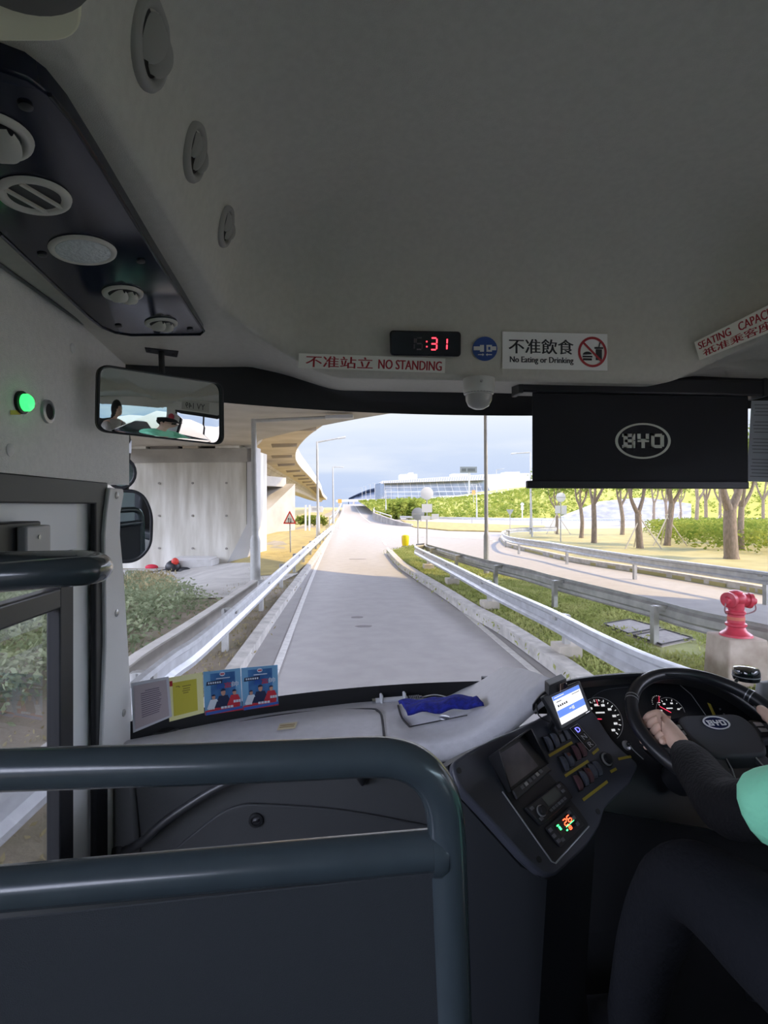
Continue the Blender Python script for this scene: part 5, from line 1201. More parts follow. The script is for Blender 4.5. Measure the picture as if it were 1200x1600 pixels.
c = ds(694, 1122); B().lathe(c, (0, 0, 1), [(.018, 0), (.017, .004), (.012, .006)], 20).build('lid_pull', silver, dash)
# blue cloth
cl = [ds(u, v, .008) for u, v in ((624, 1107), (737, 1098), (756, 1110), (637, 1124))]; rows = []; random.seed(3)
for i in range(9):
    rows.append([])
    for j in range(25):
        a, c = j / 24, i / 8; p = cl[0].lerp(cl[1], a).lerp(cl[3].lerp(cl[2], a), c)
        rows[-1].append(p + V((0, 0, .006 + .004 * math.sin(a * 17 + c * 4) + .003 * math.sin(c * 9 + a * 3) + .008 * math.sin(c * math.pi))) + V((0, .006 * math.sin(a * 11), 0)))
b = B().grid(rows); o = b.build('cloth', M('cloth_blue', (.010, .020, .30), .95, noise=.35, nscale=60, bump=.6, bscale=300), smooth=80, fix=False)
m = o.modifiers.new('thick', 'SOLIDIFY'); m.thickness = .012; m.offset = -1
tag(o, 'folded royal blue cloth lying on the dashboard top', 'cloth')

# ---------------------------------------------------------------- driver's console (centre stack)
a_, e_ = math.radians(28), math.radians(40); CN = V((math.cos(e_) * math.sin(a_), -math.cos(e_) * math.cos(a_), math.sin(e_))); CP = P(830, 1250, 1.27)
def onS(u, v, o=0): return onp(u, v, CP + CN * o, CN)
def SQ(c, o=0): return Quad(*[onS(u, v, o) for u, v in c])
con = thing('driver_console', V((.5, 1.3, ZD)), 'dark angled control console left of the steering wheel', 'console')
out = [onS(u, v) for u, v in ((706, 1192), (735, 1172), (775, 1152), (811, 1138), (850, 1118), (900, 1100), (925, 1108), (960, 1160), (1000, 1195), (985, 1225), (946, 1262), (938, 1292), (915, 1325), (868, 1369), (852, 1368), (826, 1348), (760, 1275), (714, 1226))]
B().prism(round_poly(out, .02, 4), -CN * .03).build('bezel', cons_m, con, bevel=.006)
B().prism([p - CN * .02 for p in out], V((0, .22, -.12))).build('body', black_m, con)
low_ = [onS(u, v) - CN * .03 for u, v in ((712, 1200), (716, 1228), (826, 1350), (868, 1370), (920, 1325), (946, 1270), (860, 1150), (760, 1165))]
B().prism(low_, V((.0, .10, -(CP.z - ZD) - .05))).build('pedestal', M('pedestal_black', (.016, .019, .024), .6), con)
inner = [onS(u, v, .0005) for u, v in ((764, 1188), (815, 1160), (862, 1215), (905, 1268), (920, 1290), (870, 1347), (866, 1350), (842, 1318), (790, 1240))]
B().prism(round_poly(inner, .008, 3), CN * .002).build('inner_panel', M('console_black', (.014, .015, .019), .45), con)
B().tube([onS(u, v, .003) for u, v in ((785, 1237), (842, 1318), (862, 1346), (868, 1349), (920, 1291))], .0018, 6).build('trim_line', silver, con)
for u, v in ((717, 1204), (842, 1343), (934, 1268)): B().lathe(onS(u, v), CN, [(.007, -.001), (.0065, .0015)], 14).build('screw_cap', black_m, con)
# hooded monitor
t = thing('console_monitor', onS(810, 1200), 'small hooded monitor screen on the driver console', 'monitor')
q = SQ(((764, 1184), (813, 1150), (852, 1196), (795, 1238)), .002); b = B().prism(q.c, q.n * .012); b.build('case', black_m, t, bevel=.002)
q2 = SQ(((774, 1182), (811, 1159), (841, 1197), (797, 1231)), .0145); b = B(); q2.rect(b, 0, 0, 1, 1); b.build('screen', M('screen_dim', (.16, .145, .165), .12, c2=(.09, .085, .105), nscale=12), t)
h = .034; tl, tr, br, bl = q.c
B().prism([tl, tr, tr + q.n * (h + .012), tl + q.n * (h + .012)], (tl - bl).normalized() * .003).build('hood', black_m, t); B().prism([tl, bl, bl + q.n * .012, tl + q.n * (h + .012)], (tl - tr).normalized() * .003).build('hood_side', black_m, t); B().prism([tr, br, br + q.n * .012, tr + q.n * (h + .012)], (tr - tl).normalized() * .003).build('hood_side', black_m, t)
qb = SQ(((797, 1233), (844, 1192), (859, 1205), (806, 1250)), .004); b = B().prism(qb.c, qb.n * .008); b.build('button_bar', M('button_bar', (.05, .05, .055), .4), t, bevel=.002)
for k in range(6): b = B(); qb.rect(b, .18 + k * .115, .35, .25 + k * .115, .65, .0085, .002); b.build('button', silver if k in (1, 4) else M('button_grey', (.16, .16, .18), .5), t)
# radio
t = thing('car_radio', onS(855, 1255), 'black car radio with a dim display and round volume knob', 'radio'); q = SQ(((818, 1264), (872, 1222), (893, 1247), (843, 1291)), .003)
b = B().prism(round_poly(q.c, .004), q.n * .009); b.build('faceplate', M('radio_face', (.022, .023, .027), .35), t, bevel=.002)
b = B(); q.rect(b, .40, .08, .80, .58, .0095); b.build('display', M('radio_lcd', (.075, .09, .085), .2), t)
c = q.pt(.20, .52, .009); B().lathe(c, q.n, [(.0105, 0), (.010, .010), (.008, .012)], 24).build('volume_knob', black_m, t); B().lathe(c, q.n, [(.0125, 0), (.0122, .003)], 24).build('knob_ring', silver, t)
for k in range(6): b = B(); q.rect(b, .34 + k * .085, .70, .40 + k * .085, .84, .0095, .002); b.build('button', M('button_grey', (.16, .16, .18), .5), t)
for x, y in ((.88, .12), (.88, .42), (.08, .15), (.08, .75)): b = B(); q.rect(b, x - .03, y - .05, x + .04, y + .1, .0095, .002); b.build('button', M('button_grey', (.16, .16, .18), .5), t)
# climate unit
t = thing('climate_control', onS(880, 1295), 'air-conditioning panel with glowing red and green digits, lowest on the console', 'control panel'); q = SQ(((851, 1294), (888, 1261), (910, 1290), (874, 1324)), .003)
b = B().prism(round_poly(q.c, .003), q.n * .006); b.build('faceplate', M('radio_face', (.02, .02, .02), .3), t, bevel=.001)
q = SQ(((861, 1292), (892, 1266), (905, 1285), (876, 1312)), .0095); b = B(); q.rect(b, .10, .02, .90, .98); b.build('display', M('clock_case', (.01, .01, .01), .2), t)
g_on = M('led_green', (.0, .3, .05), .4, emit=(.05, 1, .2), es=1.8); r_on = M('led_orange_red', (.3, .03, .0), .4, emit=(1, .08, .03), es=2.5)
digit(q, '2', .46, .16, .14, .42, r_on, t, .001, q.asp(), .07); digit(q, '6', .66, .14, .14, .42, r_on, t, .001, q.asp(), .07); digit(q, '8', .52, .74, .10, .22, r_on, t, .001, q.asp(), .05)
b = B(); q.rect(b, .45, .62, .86, .67, .001); b.build('bar_green', g_on, t); b = B(); q.rect(b, .20, .30, .27, .56, .001); q.ell(b, .22, .20, .05, .05, .001); b.build('fan_symbol', g_on, t)
b = B(); q.rect(b, .38, .78, .45, .88, .001); b.build('status_dot', g_on, t)
q = SQ(((851, 1294), (888, 1261), (910, 1290), (874, 1324)), .009)
for x, y in ((.10, .22), (.08, .5), (.10, .78), (.22, .86), (.90, .2), (.92, .5), (.90, .8)): b = B(); q.rect(b, x - .05, y - .08, x + .05, y + .08, 0, .002); b.build('button', M('button_grey', (.16, .16, .18), .5), t)
# rocker switches in three rows
dl = (onS(903, 1222) - onS(888, 1190)).normalized(); dl = (onS(876, 1180) - onS(862, 1150)).normalized(); dx_ = (dl.cross(CN)).normalized()
rk = M('rocker_black', (.10, .11, .14), .28); rkr = M('rocker_maroon', (.14, .07, .08), .28); yl = M('label_strip_yellow', (.42, .32, .04), .6)
SW = [((854.6, 1163), (864.7, 1157.6), (875.6, 1153), (884.8, 1149)), ((879, 1194), (887, 1187.5), (898, 1177), (907, 1172)), ((901, 1224), (910, 1217), (917.6, 1212), (924, 1206), (931, 1201.5))]
names = ('top', 'middle', 'bottom'); pos = ('leftmost', 'second', 'third', 'fourth', 'fifth')
for r_, row in enumerate(SW):
    for k, (u, v) in enumerate(row):
        big = not (r_ == 0 and k > 1)
        mat = rkr if (r_, k) in ((1, 2), (1, 3), (2, 0), (2, 2)) else rk
        t = thing('rocker_switch', onS(u, v), f'{pos[k]} rocker switch in the {names[r_]} row of the console', 'switch', f'rocker switches in the {names[r_]} row')
        c = onS(u, v, .001); hl = .0175 if big else .012
        B().obox(c + CN * .001, dl, dx_, CN, hl * 1.1, .0074, .003).build('frame', black_m, t)
        rows = []
        for i in range(9):
            f = -1 + 2 * i / 8; rows.append([c + dl * f * hl + dx_ * g * .0066 + CN * (.003 + .011 * math.sqrt(max(0, 1 - f * f * .95)) * (1 if big else .3)) for g in (-1, -.8, .8, 1)])
        b = B().grid(rows); b.prism([rows[i][0] for i in range(9)], dx_ * .0001); b.prism([rows[i][3] for i in range(9)], dx_ * .0001); b.build('rocker', mat, t, smooth=60)
        if (r_, k) in ((1, 1), (2, 2)): B().obox(c - dl * hl * .55 + CN * .0125, dl, dx_, CN, .004, .005, .001).build('warning_lens', M('lens_brown_red', (.16, .05, .04), .3), t)
for a, c, lab in (((858, 1181), (894, 1160), 'yellow label strip between the top and middle rocker rows'), ((883, 1212.5), (919, 1189), 'yellow label strip between the middle and bottom rocker rows'), ((911, 1250), (949, 1221), 'yellow label strip below the bottom rocker row'), ((926, 1178), (935, 1170), 'short yellow label above the round knob'), ((954, 1206), (963, 1201), 'short yellow label below the round knob'), ((966, 1186), (986, 1182), 'short yellow label below the ignition lock')):
    p, q_ = onS(*a, .0015), onS(*c, .0015); t = thing('label_strip', p, lab, 'label', 'yellow console labels'); d = (q_ - p).normalized()
    B().obox(p.lerp(q_, .5), d, CN.cross(d), CN, (q_ - p).length / 2, .0033, .0006).build('tape', yl, t)
# gear selector buttons
t = thing('gear_selector', onS(910, 1153), 'framed column of gear buttons marked D N R', 'gear selector'); q = SQ(((889, 1139), (901, 1132), (930, 1165), (919, 1174)), .003)
b = B().prism(q.c, q.n * .004); b.build('housing', M('clock_case', (.01, .01, .01), .2), t); b = B()
for p1, p2 in ((0, 1), (1, 2), (2, 3), (3, 0)): b.tube([q.c[p1] + q.n * .004, q.c[p2] + q.n * .004], .0008, 5)
b.build('silver_edge', silver, t)
for k, (ch, m) in enumerate((('D', M('letter_blue', (.02, .02, .5), .4, emit=(.12, .12, 1), es=1.8)), ('N', M('letter_grey', (.55, .55, .58), .4)), ('R', M('letter_grey', (.5, .5, .5), .4)))):
    b = B(); q.rect(b, .1, .03 + k * .33, .9, .31 + k * .33, .004, .003); b.build('button', black_m, t); b = B(); q.text(b, ch, .28, .08 + k * .33, .72, .27 + k * .33, .0076, .02); b.build('letter', m, t)
# round knob and ignition
c = onS(947, 1187); t = thing('rotary_knob', c, 'round silver-ringed knob right of the rocker switches', 'knob'); B().lathe(c, CN, [(.0165, 0), (.0165, .004), (.0135, .006)], 28).build('ring', silver, t); B().lathe(c, CN, [(.0135, .003), (.012, .013), (.008, .015)], 28).build('cap', black_m, t); B().lathe(c + CN * .004, CN, [(.0205, -.004), (.0205, -.002)], 28).build('collar', black_m, t)
c = onS(978, 1165); t = thing('ignition_lock', c, 'ignition lock with key beside the steering column', 'ignition'); B().lathe(c, CN, [(.013, 0), (.012, .006), (.008, .007)], 24).build('barrel', silver, t); B().ball(c + CN * .012, .007, 12).build('key_bow', black_m, t); B().tube(smooth_path([c + CN * .012, onS(990, 1172, .02), onS(1005, 1186, .01)], 4), .0015, 6).build('key_chain', silver, t)

# ---------------------------------------------------------------- instrument binnacle
HT = [(832, 1100), (848, 1081), (880, 1064), (930, 1055), (1000, 1050), (1060, 1052), (1110, 1064), (1150, 1085), (1200, 1122), (1262, 1172), (1330, 1230)]
bn = thing('instrument_binnacle', P(1000, 1170, 1.7), 'black hooded instrument cluster behind the steering wheel', 'instrument cluster')
hs = smooth_path([V((u, v, 0)) for u, v in HT], 5)
def hr(d, dv, sc_=1.0): return [P(1010 + (p.x - 1010) * sc_, 1110 + (p.y - 1110) * sc_ + dv, d) for p in hs]
rows = [[V((p.x, min(p.y, Yw(p.x) - .01), p.z)) for p in hr(1.95, 8)], hr(1.8, 3), hr(1.62, 1), hr(1.53, 0), hr(1.515, 2), hr(1.515, 6), hr(1.53, 9), hr(1.62, 16, .97)]
B().grid(rows).build('hood', M('binnacle_black', (.016, .017, .021), .5, bump=.1, bscale=600), bn, smooth=80)
IN = V((0, -.86, .50)).normalized(); IP = P(985, 1112, 1.63)
def onI(u, v, o=0): return onp(u, v, IP + IN * o, IN)
B().prism([onI(u, v) for u, v in ((860, 1150), (862, 1090), (900, 1068), (1000, 1062), (1080, 1066), (1140, 1092), (1260, 1175), (1260, 1320), (900, 1260))], -IN * .04).build('panel', M('cluster_black', (.011, .012, .015), .3), bn)
B().box((.60, 1.66, ZD), (1.66, 1.92, E_(-.80))).build('lower_dash', M('lower_dash_black', (.014, .015, .018), .7), bn)
wht = M('gauge_white', (.8, .8, .8), .5, emit=(1, 1, 1), es=.25); ndl = M('needle_red', (.7, .02, .08), .4, emit=(1, .05, .12), es=.7)
def gauge(u, v, rp, lab, tick0, tick1, n, nd, ring=True, nums=True, wid=.0008):
    c = onI(u, v, .002); k = rp * (c - EY).dot(FW) / FPX; up = (V((0, 0, 1)) - IN * IN.z).normalized(); rt = up.cross(IN) * -1
    if rt.dot(RX) < 0: rt = -rt
    t = bn
    def pt(g, r, o=0): return c + rt * math.cos(g) * r * k + up * math.sin(g) * r * k + IN * o
    o_ = B().lathe(c, IN, [(k * .98, -.002), (k * .98, 0)], 32).build('gauge_face', M('gauge_face_black', (.006, .006, .008), .3), t)
    if ring:
        g0, g1 = math.radians(lab[0]), math.radians(lab[1]); B().tube([pt(lerp(g0, g1, i / 40), 1.0, .001) for i in range(41)], wid, 6).build('gauge_ring', M('gauge_ring', (.6, .6, .62), .3, .5), o_)
    for i in range(n):
        g = math.radians(lerp(tick0, tick1, i / (n - 1))); d = (pt(g, 1) - c).normalized(); big = i % 2 == 0
        B().obox(pt(g, .86, .001), d, IN.cross(d), IN, k * (.06 if big else .04), k * .018, .0004).build('tick', wht, o_)
        if nums and big: B().obox(pt(g, .66, .001), rt, up, IN, k * .085, k * .05, .0004).build('numeral', wht, o_)
    g = math.radians(nd); d = (pt(g, 1) - c).normalized(); B().obox(c + d * k * .42 + IN * .004, d, IN.cross(d), IN, k * .40, k * .014, .0005).build('needle', ndl, o_)
    B().obox(c + IN * .001 - up * k * .0 + up * k * .30 * (1 if nums else 0), rt, up, IN, k * .22, k * .035, .0003).build('unit_mark', wht, o_)
gauge(940, 1124, 33, (-58, 190), 160, -48, 15, 176); gauge(1048, 1114, 23, (0, 180), 165, 20, 7, 148)
gauge(934, 1103, 11, (0, 0), 150, 0, 9, 95, ring=False, nums=False); gauge(1029, 1098, 12, (0, 0), 190, 60, 9, 75, ring=False, nums=False)
B().tube(smooth_path([onI(u, v, .003) for u, v in ((916, 1112), (923, 1092), (945, 1078), (985, 1073))], 5), .0012, 6).build('face_line', cons_m, bn)
B().tube([onI(u, v, .004) for u, v in ((1062, 1070), (1080, 1085), (1108, 1125))], .0012, 6).build('face_line', silver, bn)
b = B(); b.prism([onI(u, v, .006) for u, v in ((1105, 1098), (1110, 1100), (1124, 1130), (1119, 1130))], IN * .001); b.build('label_tape', yl, bn)
for u, v in ((1125, 1108), (1131, 1116), (1001, 1145)): B().lathe(onI(u, v, .002), IN, [(.003, 0), (.003, .002)], 8).build('tell_tale', M('tell_tale', (.2, .2, .22), .4), bn)
# round black sensor by the right post
c = P(1166, 1066, 1.66); t = thing('dash_sensor', c, 'glossy black round device by the right windscreen post', 'sensor'); k = 1.66 / FPX
c = P(1166, 1062, 1.66); B().lathe(c, (0, 0, 1), [(18 * k, 0), (19 * k, 4 * k), (19 * k, 13 * k), (17 * k, 18 * k), (10 * k, 20 * k), (1 * k, 20.5 * k)], 32).build('body', M('sensor_black', (.01, .013, .015), .12, coat=.5), t, smooth=50)
B().lathe(c + V((0, 0, 6 * k)), (0, 0, 1), [(19.4 * k, 0), (19.4 * k, 1.5 * k)], 32).build('ring', silver, t); B().tube([c + V((-18 * k, -.01, 4 * k)), c + V((-22 * k, -.01, -2 * k)), c + V((-20 * k, 0, -10 * k))], .005, 8).build('bracket', black_m, t)
# tablet and camera box
TN = V((.27, -.83, .49)).normalized(); TP = P(887, 1100, 1.40)
def TQ(c, o=0): return Quad(*[onp(u, v, TP + TN * o, TN) for u, v in c])
t = thing('ticket_tablet', TQ(((849, 1086), (906, 1063), (926, 1113), (878, 1140))).pt(.5, 1), 'tilted tablet with a lit blue and white screen, left of the gauges', 'tablet')
q = TQ(((849, 1087), (906, 1063), (926, 1112), (878, 1141))); B().prism(round_poly(q.c, .006), -q.n * .018).build('case', M('tablet_black', (.014, .015, .018), .35), t, bevel=.003)
q = TQ(((862, 1089.5), (903.5, 1070), (918, 1110), (877.5, 1132.5)), .001)
b = B(); q.rect(b, 0, 0, 1, 1); b.build('screen', M('screen_white', (.3, .3, .3), .3, emit=(.72, .72, .74), es=.85), t)
sb = M('screen_blue', (.03, .08, .3), .3, emit=(.08, .16, .50), es=.8); sk = M('screen_text', (.02, .02, .03), .4)
b = B(); q.rect(b, 0, 0, 1, .15, .0008); b.build('title_bar', sb, t); b = B(); q.rect(b, 0, .52, 1, .77, .0008); b.build('button_bar', sb, t)
b = B(); q.rect(b, .42, .60, .50, .65, .0015); q.rect(b, .52, .58, .60, .70, .0015); q.rect(b, .05, .05, .4, .09, .0015); b.build('button_text', wht, t)
b = B()
for k in range(5): q.rect(b, .08 + k * .075, .34 + .01 * (k % 2), .13 + k * .075, .42, .0012)
q.rect(b, .08, .22, .26, .25, .0012); q.rect(b, .66, .2, .95, .225, .0012); b.build('screen_text', sk, t)
q3 = TQ(((849, 1087), (906, 1063), (926, 1112), (878, 1141)), .0006); b = B(); q3.rect(b, .80, .93, .92, .95); b.build('maker_mark', wht, t)
B().tube([onp(870, 1118, TP - TN * .02, TN), onp(860, 1135, TP - TN * .06, TN), onS(868, 1148)], .009, 10).build('mount_arm', black_m, t); B().tube(smooth_path([P(838, 1100, 1.45), P(842, 1118, 1.42), P(860, 1128, 1.41), P(870, 1120, 1.41)], 5), .002, 6).build('cable', black_m, t)
t = thing('dash_camera', P(868, 1080, 1.41), 'small black camera box sitting on top of the tablet', 'camera')
qx = (TQ(((849, 1087), (906, 1063), (926, 1113), (878, 1140))).c[1] - TQ(((849, 1087), (906, 1063), (926, 1113), (878, 1140))).c[0]).normalized()
c = P(868, 1070, 1.415); B().obox(c, qx, V((.1, 1, 0)), (0, 0, 1), .031, .022, .014).build('body', black_m, t, bevel=.003); B().obox(c + qx * .012 - V((0, .021, 0)), qx, V((.1, 1, 0)), (0, 0, 1), .016, .004, .011).build('front_plate', M('gloss_black', (.012, .012, .015), .1, coat=.5), t, bevel=.002)
B().lathe(c + qx * .02 - V((0, .024, 0)), (0, -1, 0), [(.007, 0), (.006, .003)], 16).build('lens', M('lens_glass', (.02, .02, .03), .05), t); B().obox(c + qx * .003 - V((0, .0255, 0)), qx, V((0, 1, 0)), (0, 0, 1), .001, .001, .010).build('silver_bar', chrome, t)

# ---------------------------------------------------------------- steering wheel
WT = math.radians(65); WN = V((0, -math.cos(WT), math.sin(WT))); WX = V((1, 0, 0)); WY = V((0, math.sin(WT), math.cos(WT))); WR = .195
WC = V((.937, 1.287, E_(-.556)))
def wp_(x, y, o=0): return WC + WX * x + WY * y + WN * o
def wpol(deg, r, o=0): return wp_(math.cos(math.radians(deg)) * r, math.sin(math.radians(deg)) * r, o)
sw = thing('steering_wheel', WC, 'large black steering wheel with an oval emblem on its hub', 'steering wheel')
lea = M('wheel_leather', (.016, .017, .021), .3, bump=.06, bscale=700)
rp_ = [wpol(3.75 * i, WR) for i in range(97)]; b = B(); n = 14
for i in range(96):
    g = math.radians(3.75 * i); rd = WX * math.cos(g) + WY * math.sin(g)
    for j in range(n): h_ = 2 * math.pi * j / n; b.v.append(WC + rd * (WR + .0165 * math.cos(h_)) + WN * .0165 * math.sin(h_))
for i in range(96):
    for j in range(n): b.f.append((i * n + j, ((i + 1) % 96) * n + j, ((i + 1) % 96) * n + (j + 1) % n, i * n + (j + 1) % n))
b.build('rim', lea, sw, smooth=80)
for dg in (146, 149.5, 34, 30.5):
    c = wpol(dg, WR); rd = (c - WC).normalized(); tg = rd.cross(WN); B().lathe(c, tg, [(.0172, -.0012), (.0172, .0012)], 16).build('rim_seam', silver, sw)
pad = M('wheel_pad', (.065, .068, .082), .5, bump=.15, bscale=700)
pol = round_poly([wp_(x, y, .012) for x, y in ((-.085, .035), (.085, .035), (.098, -.02), (.07, -.095), (-.07, -.095), (-.098, -.02))], .03, 6)
B().prism(pol, -WN * .045).build('hub_pad', pad, sw, bevel=.008, seg=3)
for s in (-1, 1):
    B().prism([wp_(s * .085, .012, .004), wp_(s * .14, .010, .002), wp_(s * (WR - .006), .012, -.002), wp_(s * (WR - .006), -.03, -.002), wp_(s * .14, -.042, .002), wp_(s * .08, -.05, .004)], -WN * .018).build('spoke', pad, sw, bevel=.004)
    B().prism([wp_(s * .035, -.085, .004), wp_(s * .065, -.085, .004), wp_(s * .095, -.172, -.002), wp_(s * .060, -.186, -.002)], -WN * .015).build('spoke', pad, sw, bevel=.004)
    B().tube([wp_(s * .036, -.09, .006), wp_(s * .040, -.12, .004), wp_(s * .062, -.182, .001)], .0016, 6).build('spoke_edge', silver, sw)
    o_ = B().prism(round_poly([wp_(s * .090, .012, .011), wp_(s * .125, .010, .008), wp_(s * .122, -.035, .008), wp_(s * .090, -.038, .011)], .008), -WN * .012).build('button_pod', black_m, sw, bevel=.002)
    for y in (-.004, -.022): B().prism([wp_(s * .097, y + .006, .012), wp_(s * .118, y + .005, .0105), wp_(s * .118, y - .005, .0105), wp_(s * .097, y - .006, .012)], WN * .002).build('button', silver, o_)
B().tube([WC - WN * .02, WC - WN * .25 + WY * .05], .045, 16).build('column', black_m, sw)
lc_ = wp_(.0, .004, .0125); eq = Quad(wp_(-.034, .024, .0125), wp_(.034, .024, .0125), wp_(.034, -.018, .0125), wp_(-.034, -.018, .0125))
b = B(); eq.ell(b, .5, .5, .5, .5, 0, .002, 36); b.build('emblem_plate', M('emblem_navy', (.01, .015, .06), .2), sw)
b = B(); eq.annulus(b, .5, .5, .5, .5, .87, .002, .0015, 40); letter_bars(eq, b, .15, .30, .85, .70, .1, .0022); b.build('emblem', M('emblem_silver', (.75, .76, .80), .35, .2), sw)
# stalks
for lab, p in (('left', (WC + V((-.05, .06, -.03)), P(978, 1163, 1.36), P(1003, 1170, 1.38))), ):
    t = thing('column_stalk', p[0], 'black control stalk behind the steering wheel rim', 'stalk'); B().tube([p[0], p[2], P(1030, 1188, 1.42)], .009, 10).build('lever', black_m, t)
b = B().tube([P(1075, 1126, 1.36), P(1100, 1123, 1.38)], .008, 8); sbk = thing('wiper_stalk', P(1085, 1126, 1.37), 'navy blue stalk end showing above the wheel hub', 'stalk')
B().prism(round_poly([P(1052, 1128, 1.40), P(1085, 1122, 1.40), P(1100, 1126, 1.40), P(1104, 1134, 1.40), P(1056, 1137, 1.40)], .01), FW * .02).build('lever', M('stalk_navy', (.012, .013, .05), .4), sbk, bevel=.003)

# ---------------------------------------------------------------- rails and partition in front of the camera
pt_ = thing('front_partition', V((0, .50, ZF)), 'dark grey tubular guard rail with a black panel, right in front of the viewer', 'partition')
YR = .515
up_ = [onY(u, v, YR) for u, v in ((-420, 1217), (-100, 1207), (0, 1203), (300, 1194), (480, 1187))] + smooth_path([onY(u, v, YR) for u, v in ((560, 1183), (610, 1184), (648, 1196), (676, 1222), (693, 1262), (699, 1320))], 7)[0:] + [onY(703, 1450, YR), onY(709, 1640, YR), V((onY(709, 1640, YR).x, YR, ZF))]
B().tube(up_, .0183, 20).build('top_rail', rail_m, pt_, smooth=80)
B().tube([P(-420, 1426, .455), P(0, 1388, .487), P(350, 1357, .505), P(692, 1326, .522)], .0185, 20).build('lower_rail', rail_m, pt_, smooth=80)
B().lathe(onY(686, 1330, YR), (1, 0, 0), [(.0215, -.008), (.0222, .0), (.02, .006)], 16).build('weld_bead', rail_m, pt_)
pp2 = round_poly([P(-420, 1482, .465), P(692, 1362, .515), onY(693, 1660, .505), V((onY(693, 1660, .505).x, .505, ZF)), V((XL + .05, .46, ZF)), V((XL + .05, .46, P(-420, 1482, .465).z))], [.0, .012, 0, 0, 0, 0], 5)
B().prism(pp2, (0, .014, 0)).build('panel', panel_m, pt_, bevel=.004)
hrp = [P(-260, 922, .585), P(-60, 908, .60), P(0, 902, .605), P(90, 895, .615)] + smooth_path([P(132, 892, .628), P(150, 889, .655), P(152, 884, .69), P(132, 879, .725)], 6) + [P(60, 879, .77), P(-60, 880, .82), P(-260, 886, .86)]
t = thing('grab_rail', hrp[0], 'dark grey hairpin grab rail crossing in front of the door, left edge', 'grab rail'); B().tube(hrp, .0168, 18).build('tube', rail_m, t, smooth=80)

# ---------------------------------------------------------------- people
def skin_mesh(name, nodes, edges, mat, parent, root, sub=2, flat=None):
    keys = list(nodes); me = bpy.data.meshes.new(name); org = ORG[parent] if parent else V((0, 0, 0))
    me.from_pydata([V(nodes[k][0]) - org for k in keys], [(keys.index(a), keys.index(c)) for a, c in edges], [])
    o = bpy.data.objects.new(name, me); col.objects.link(o); m = o.modifiers.new('skin', 'SKIN'); m.use_smooth_shade = True
    sv = me.skin_vertices[0].data
    for i, k in enumerate(keys):
        r = nodes[k][1]; sv[i].radius = r if isinstance(r, tuple) else (r, r); sv[i].use_root = (k == root)
    s = o.modifiers.new('sub', 'SUBSURF'); s.levels = s.render_levels = sub
    dg = bpy.context.evaluated_depsgraph_get(); dg.update()
    nm = bpy.data.meshes.new_from_object(o.evaluated_get(dg)); bpy.data.objects.remove(o)
    nm.name = name; nm.materials.clear(); nm.materials.append(mat)
    for p in nm.polygons: p.use_smooth = True
    o = bpy.data.objects.new(name, nm); col.objects.link(o)
    if parent: o.parent = parent
    ORG[o] = org; return o
def chain(*k): return list(zip(k[:-1], k[1:]))
skin_m = M('skin', (.74, .50, .39), .55, noise=.06, nscale=30, bump=.1, bscale=250)
sleeve = M('sleeve_black', (.006, .006, .0075), .8, spec=.2, bump=.2, bscale=120); trou = M('trousers_black', (.006, .007, .010), .9, spec=.2, bump=.2, bscale=60); green_m = M('shirt_green', (.28, .82, .54), .75, bump=.5, bscale=22)
def rel(x, y, z): return V((x, y, E_(z)))
def W3(u, v, d): return P(u, v, d)

driver = thing('person', rel(.95, .45, -1.30), 'driver in a mint green shirt, black sleeves and dark trousers holding the steering wheel', 'person')
N = {}
N['pelvis'] = (rel(.95, .42, -.80), (.15, .11)); N['waist'] = (rel(.95, .44, -.62), (.105, .085)); N['chest'] = (rel(.95, .52, -.40), (.105, .085)); N['neck0'] = (rel(.95, .56, -.25), .054); N['neck1'] = (rel(.95, .585, -.17), .046); N['head'] = (rel(.95, .605, -.07), (.075, .09)); N['crown'] = (rel(.95, .60, .02), (.066, .075))
N['shL'] = (rel(.78, .58, -.33), .058); N['upL'] = (rel(.745, .75, -.44), .052); N['elL'] = (rel(.705, .93, -.555), .043); N['faL'] = (rel(.735, 1.06, -.55), .038)
wl_ = W3(1066, 1168, 1.235); N['wrL'] = (wl_, (.026, .022))
N['shR'] = (rel(1.12, .58, -.33), .058); N['upR'] = (rel(1.20, .72, -.45), .052); N['elR'] = (rel(1.25, .90, -.54), .043); N['faR'] = (rel(1.20, 1.05, -.53), .036)
wr_ = W3(1222, 1152, 1.27) + V((.03, 0, 0)); N['wrR'] = (wr_, (.026, .022))
N['hipL'] = (rel(.86, .50, -.81), .10); N['thL'] = (rel(.76, .76, -.73), .085); N['knL'] = (rel(.655, 1.00, -.70), .062); N['shinL'] = (rel(.66, 1.12, -.95), .05); N['anL'] = (rel(.68, 1.22, -1.25), .03); N['toL'] = (rel(.68, 1.36, -1.30), .018)
N['hipR'] = (rel(1.04, .50, -.81), .10); N['thR'] = (rel(1.10, .76, -.74), .085); N['knR'] = (rel(1.16, 1.00, -.72), .062); N['shinR'] = (rel(1.16, 1.14, -.95), .05); N['anR'] = (rel(1.15, 1.28, -1.25), .03); N['toR'] = (rel(1.15, 1.42, -1.30), .018)
ED = chain('pelvis', 'waist', 'chest', 'neck0', 'neck1', 'head', 'crown') + chain('chest', 'shL', 'upL', 'elL', 'faL', 'wrL') + chain('chest', 'shR', 'upR', 'elR', 'faR', 'wrR') + chain('pelvis', 'hipL', 'thL', 'knL', 'shinL', 'anL', 'toL') + chain('pelvis', 'hipR', 'thR', 'knR', 'shinR', 'anR', 'toR')
body = skin_mesh('body', N, ED, skin_m, driver, 'pelvis')
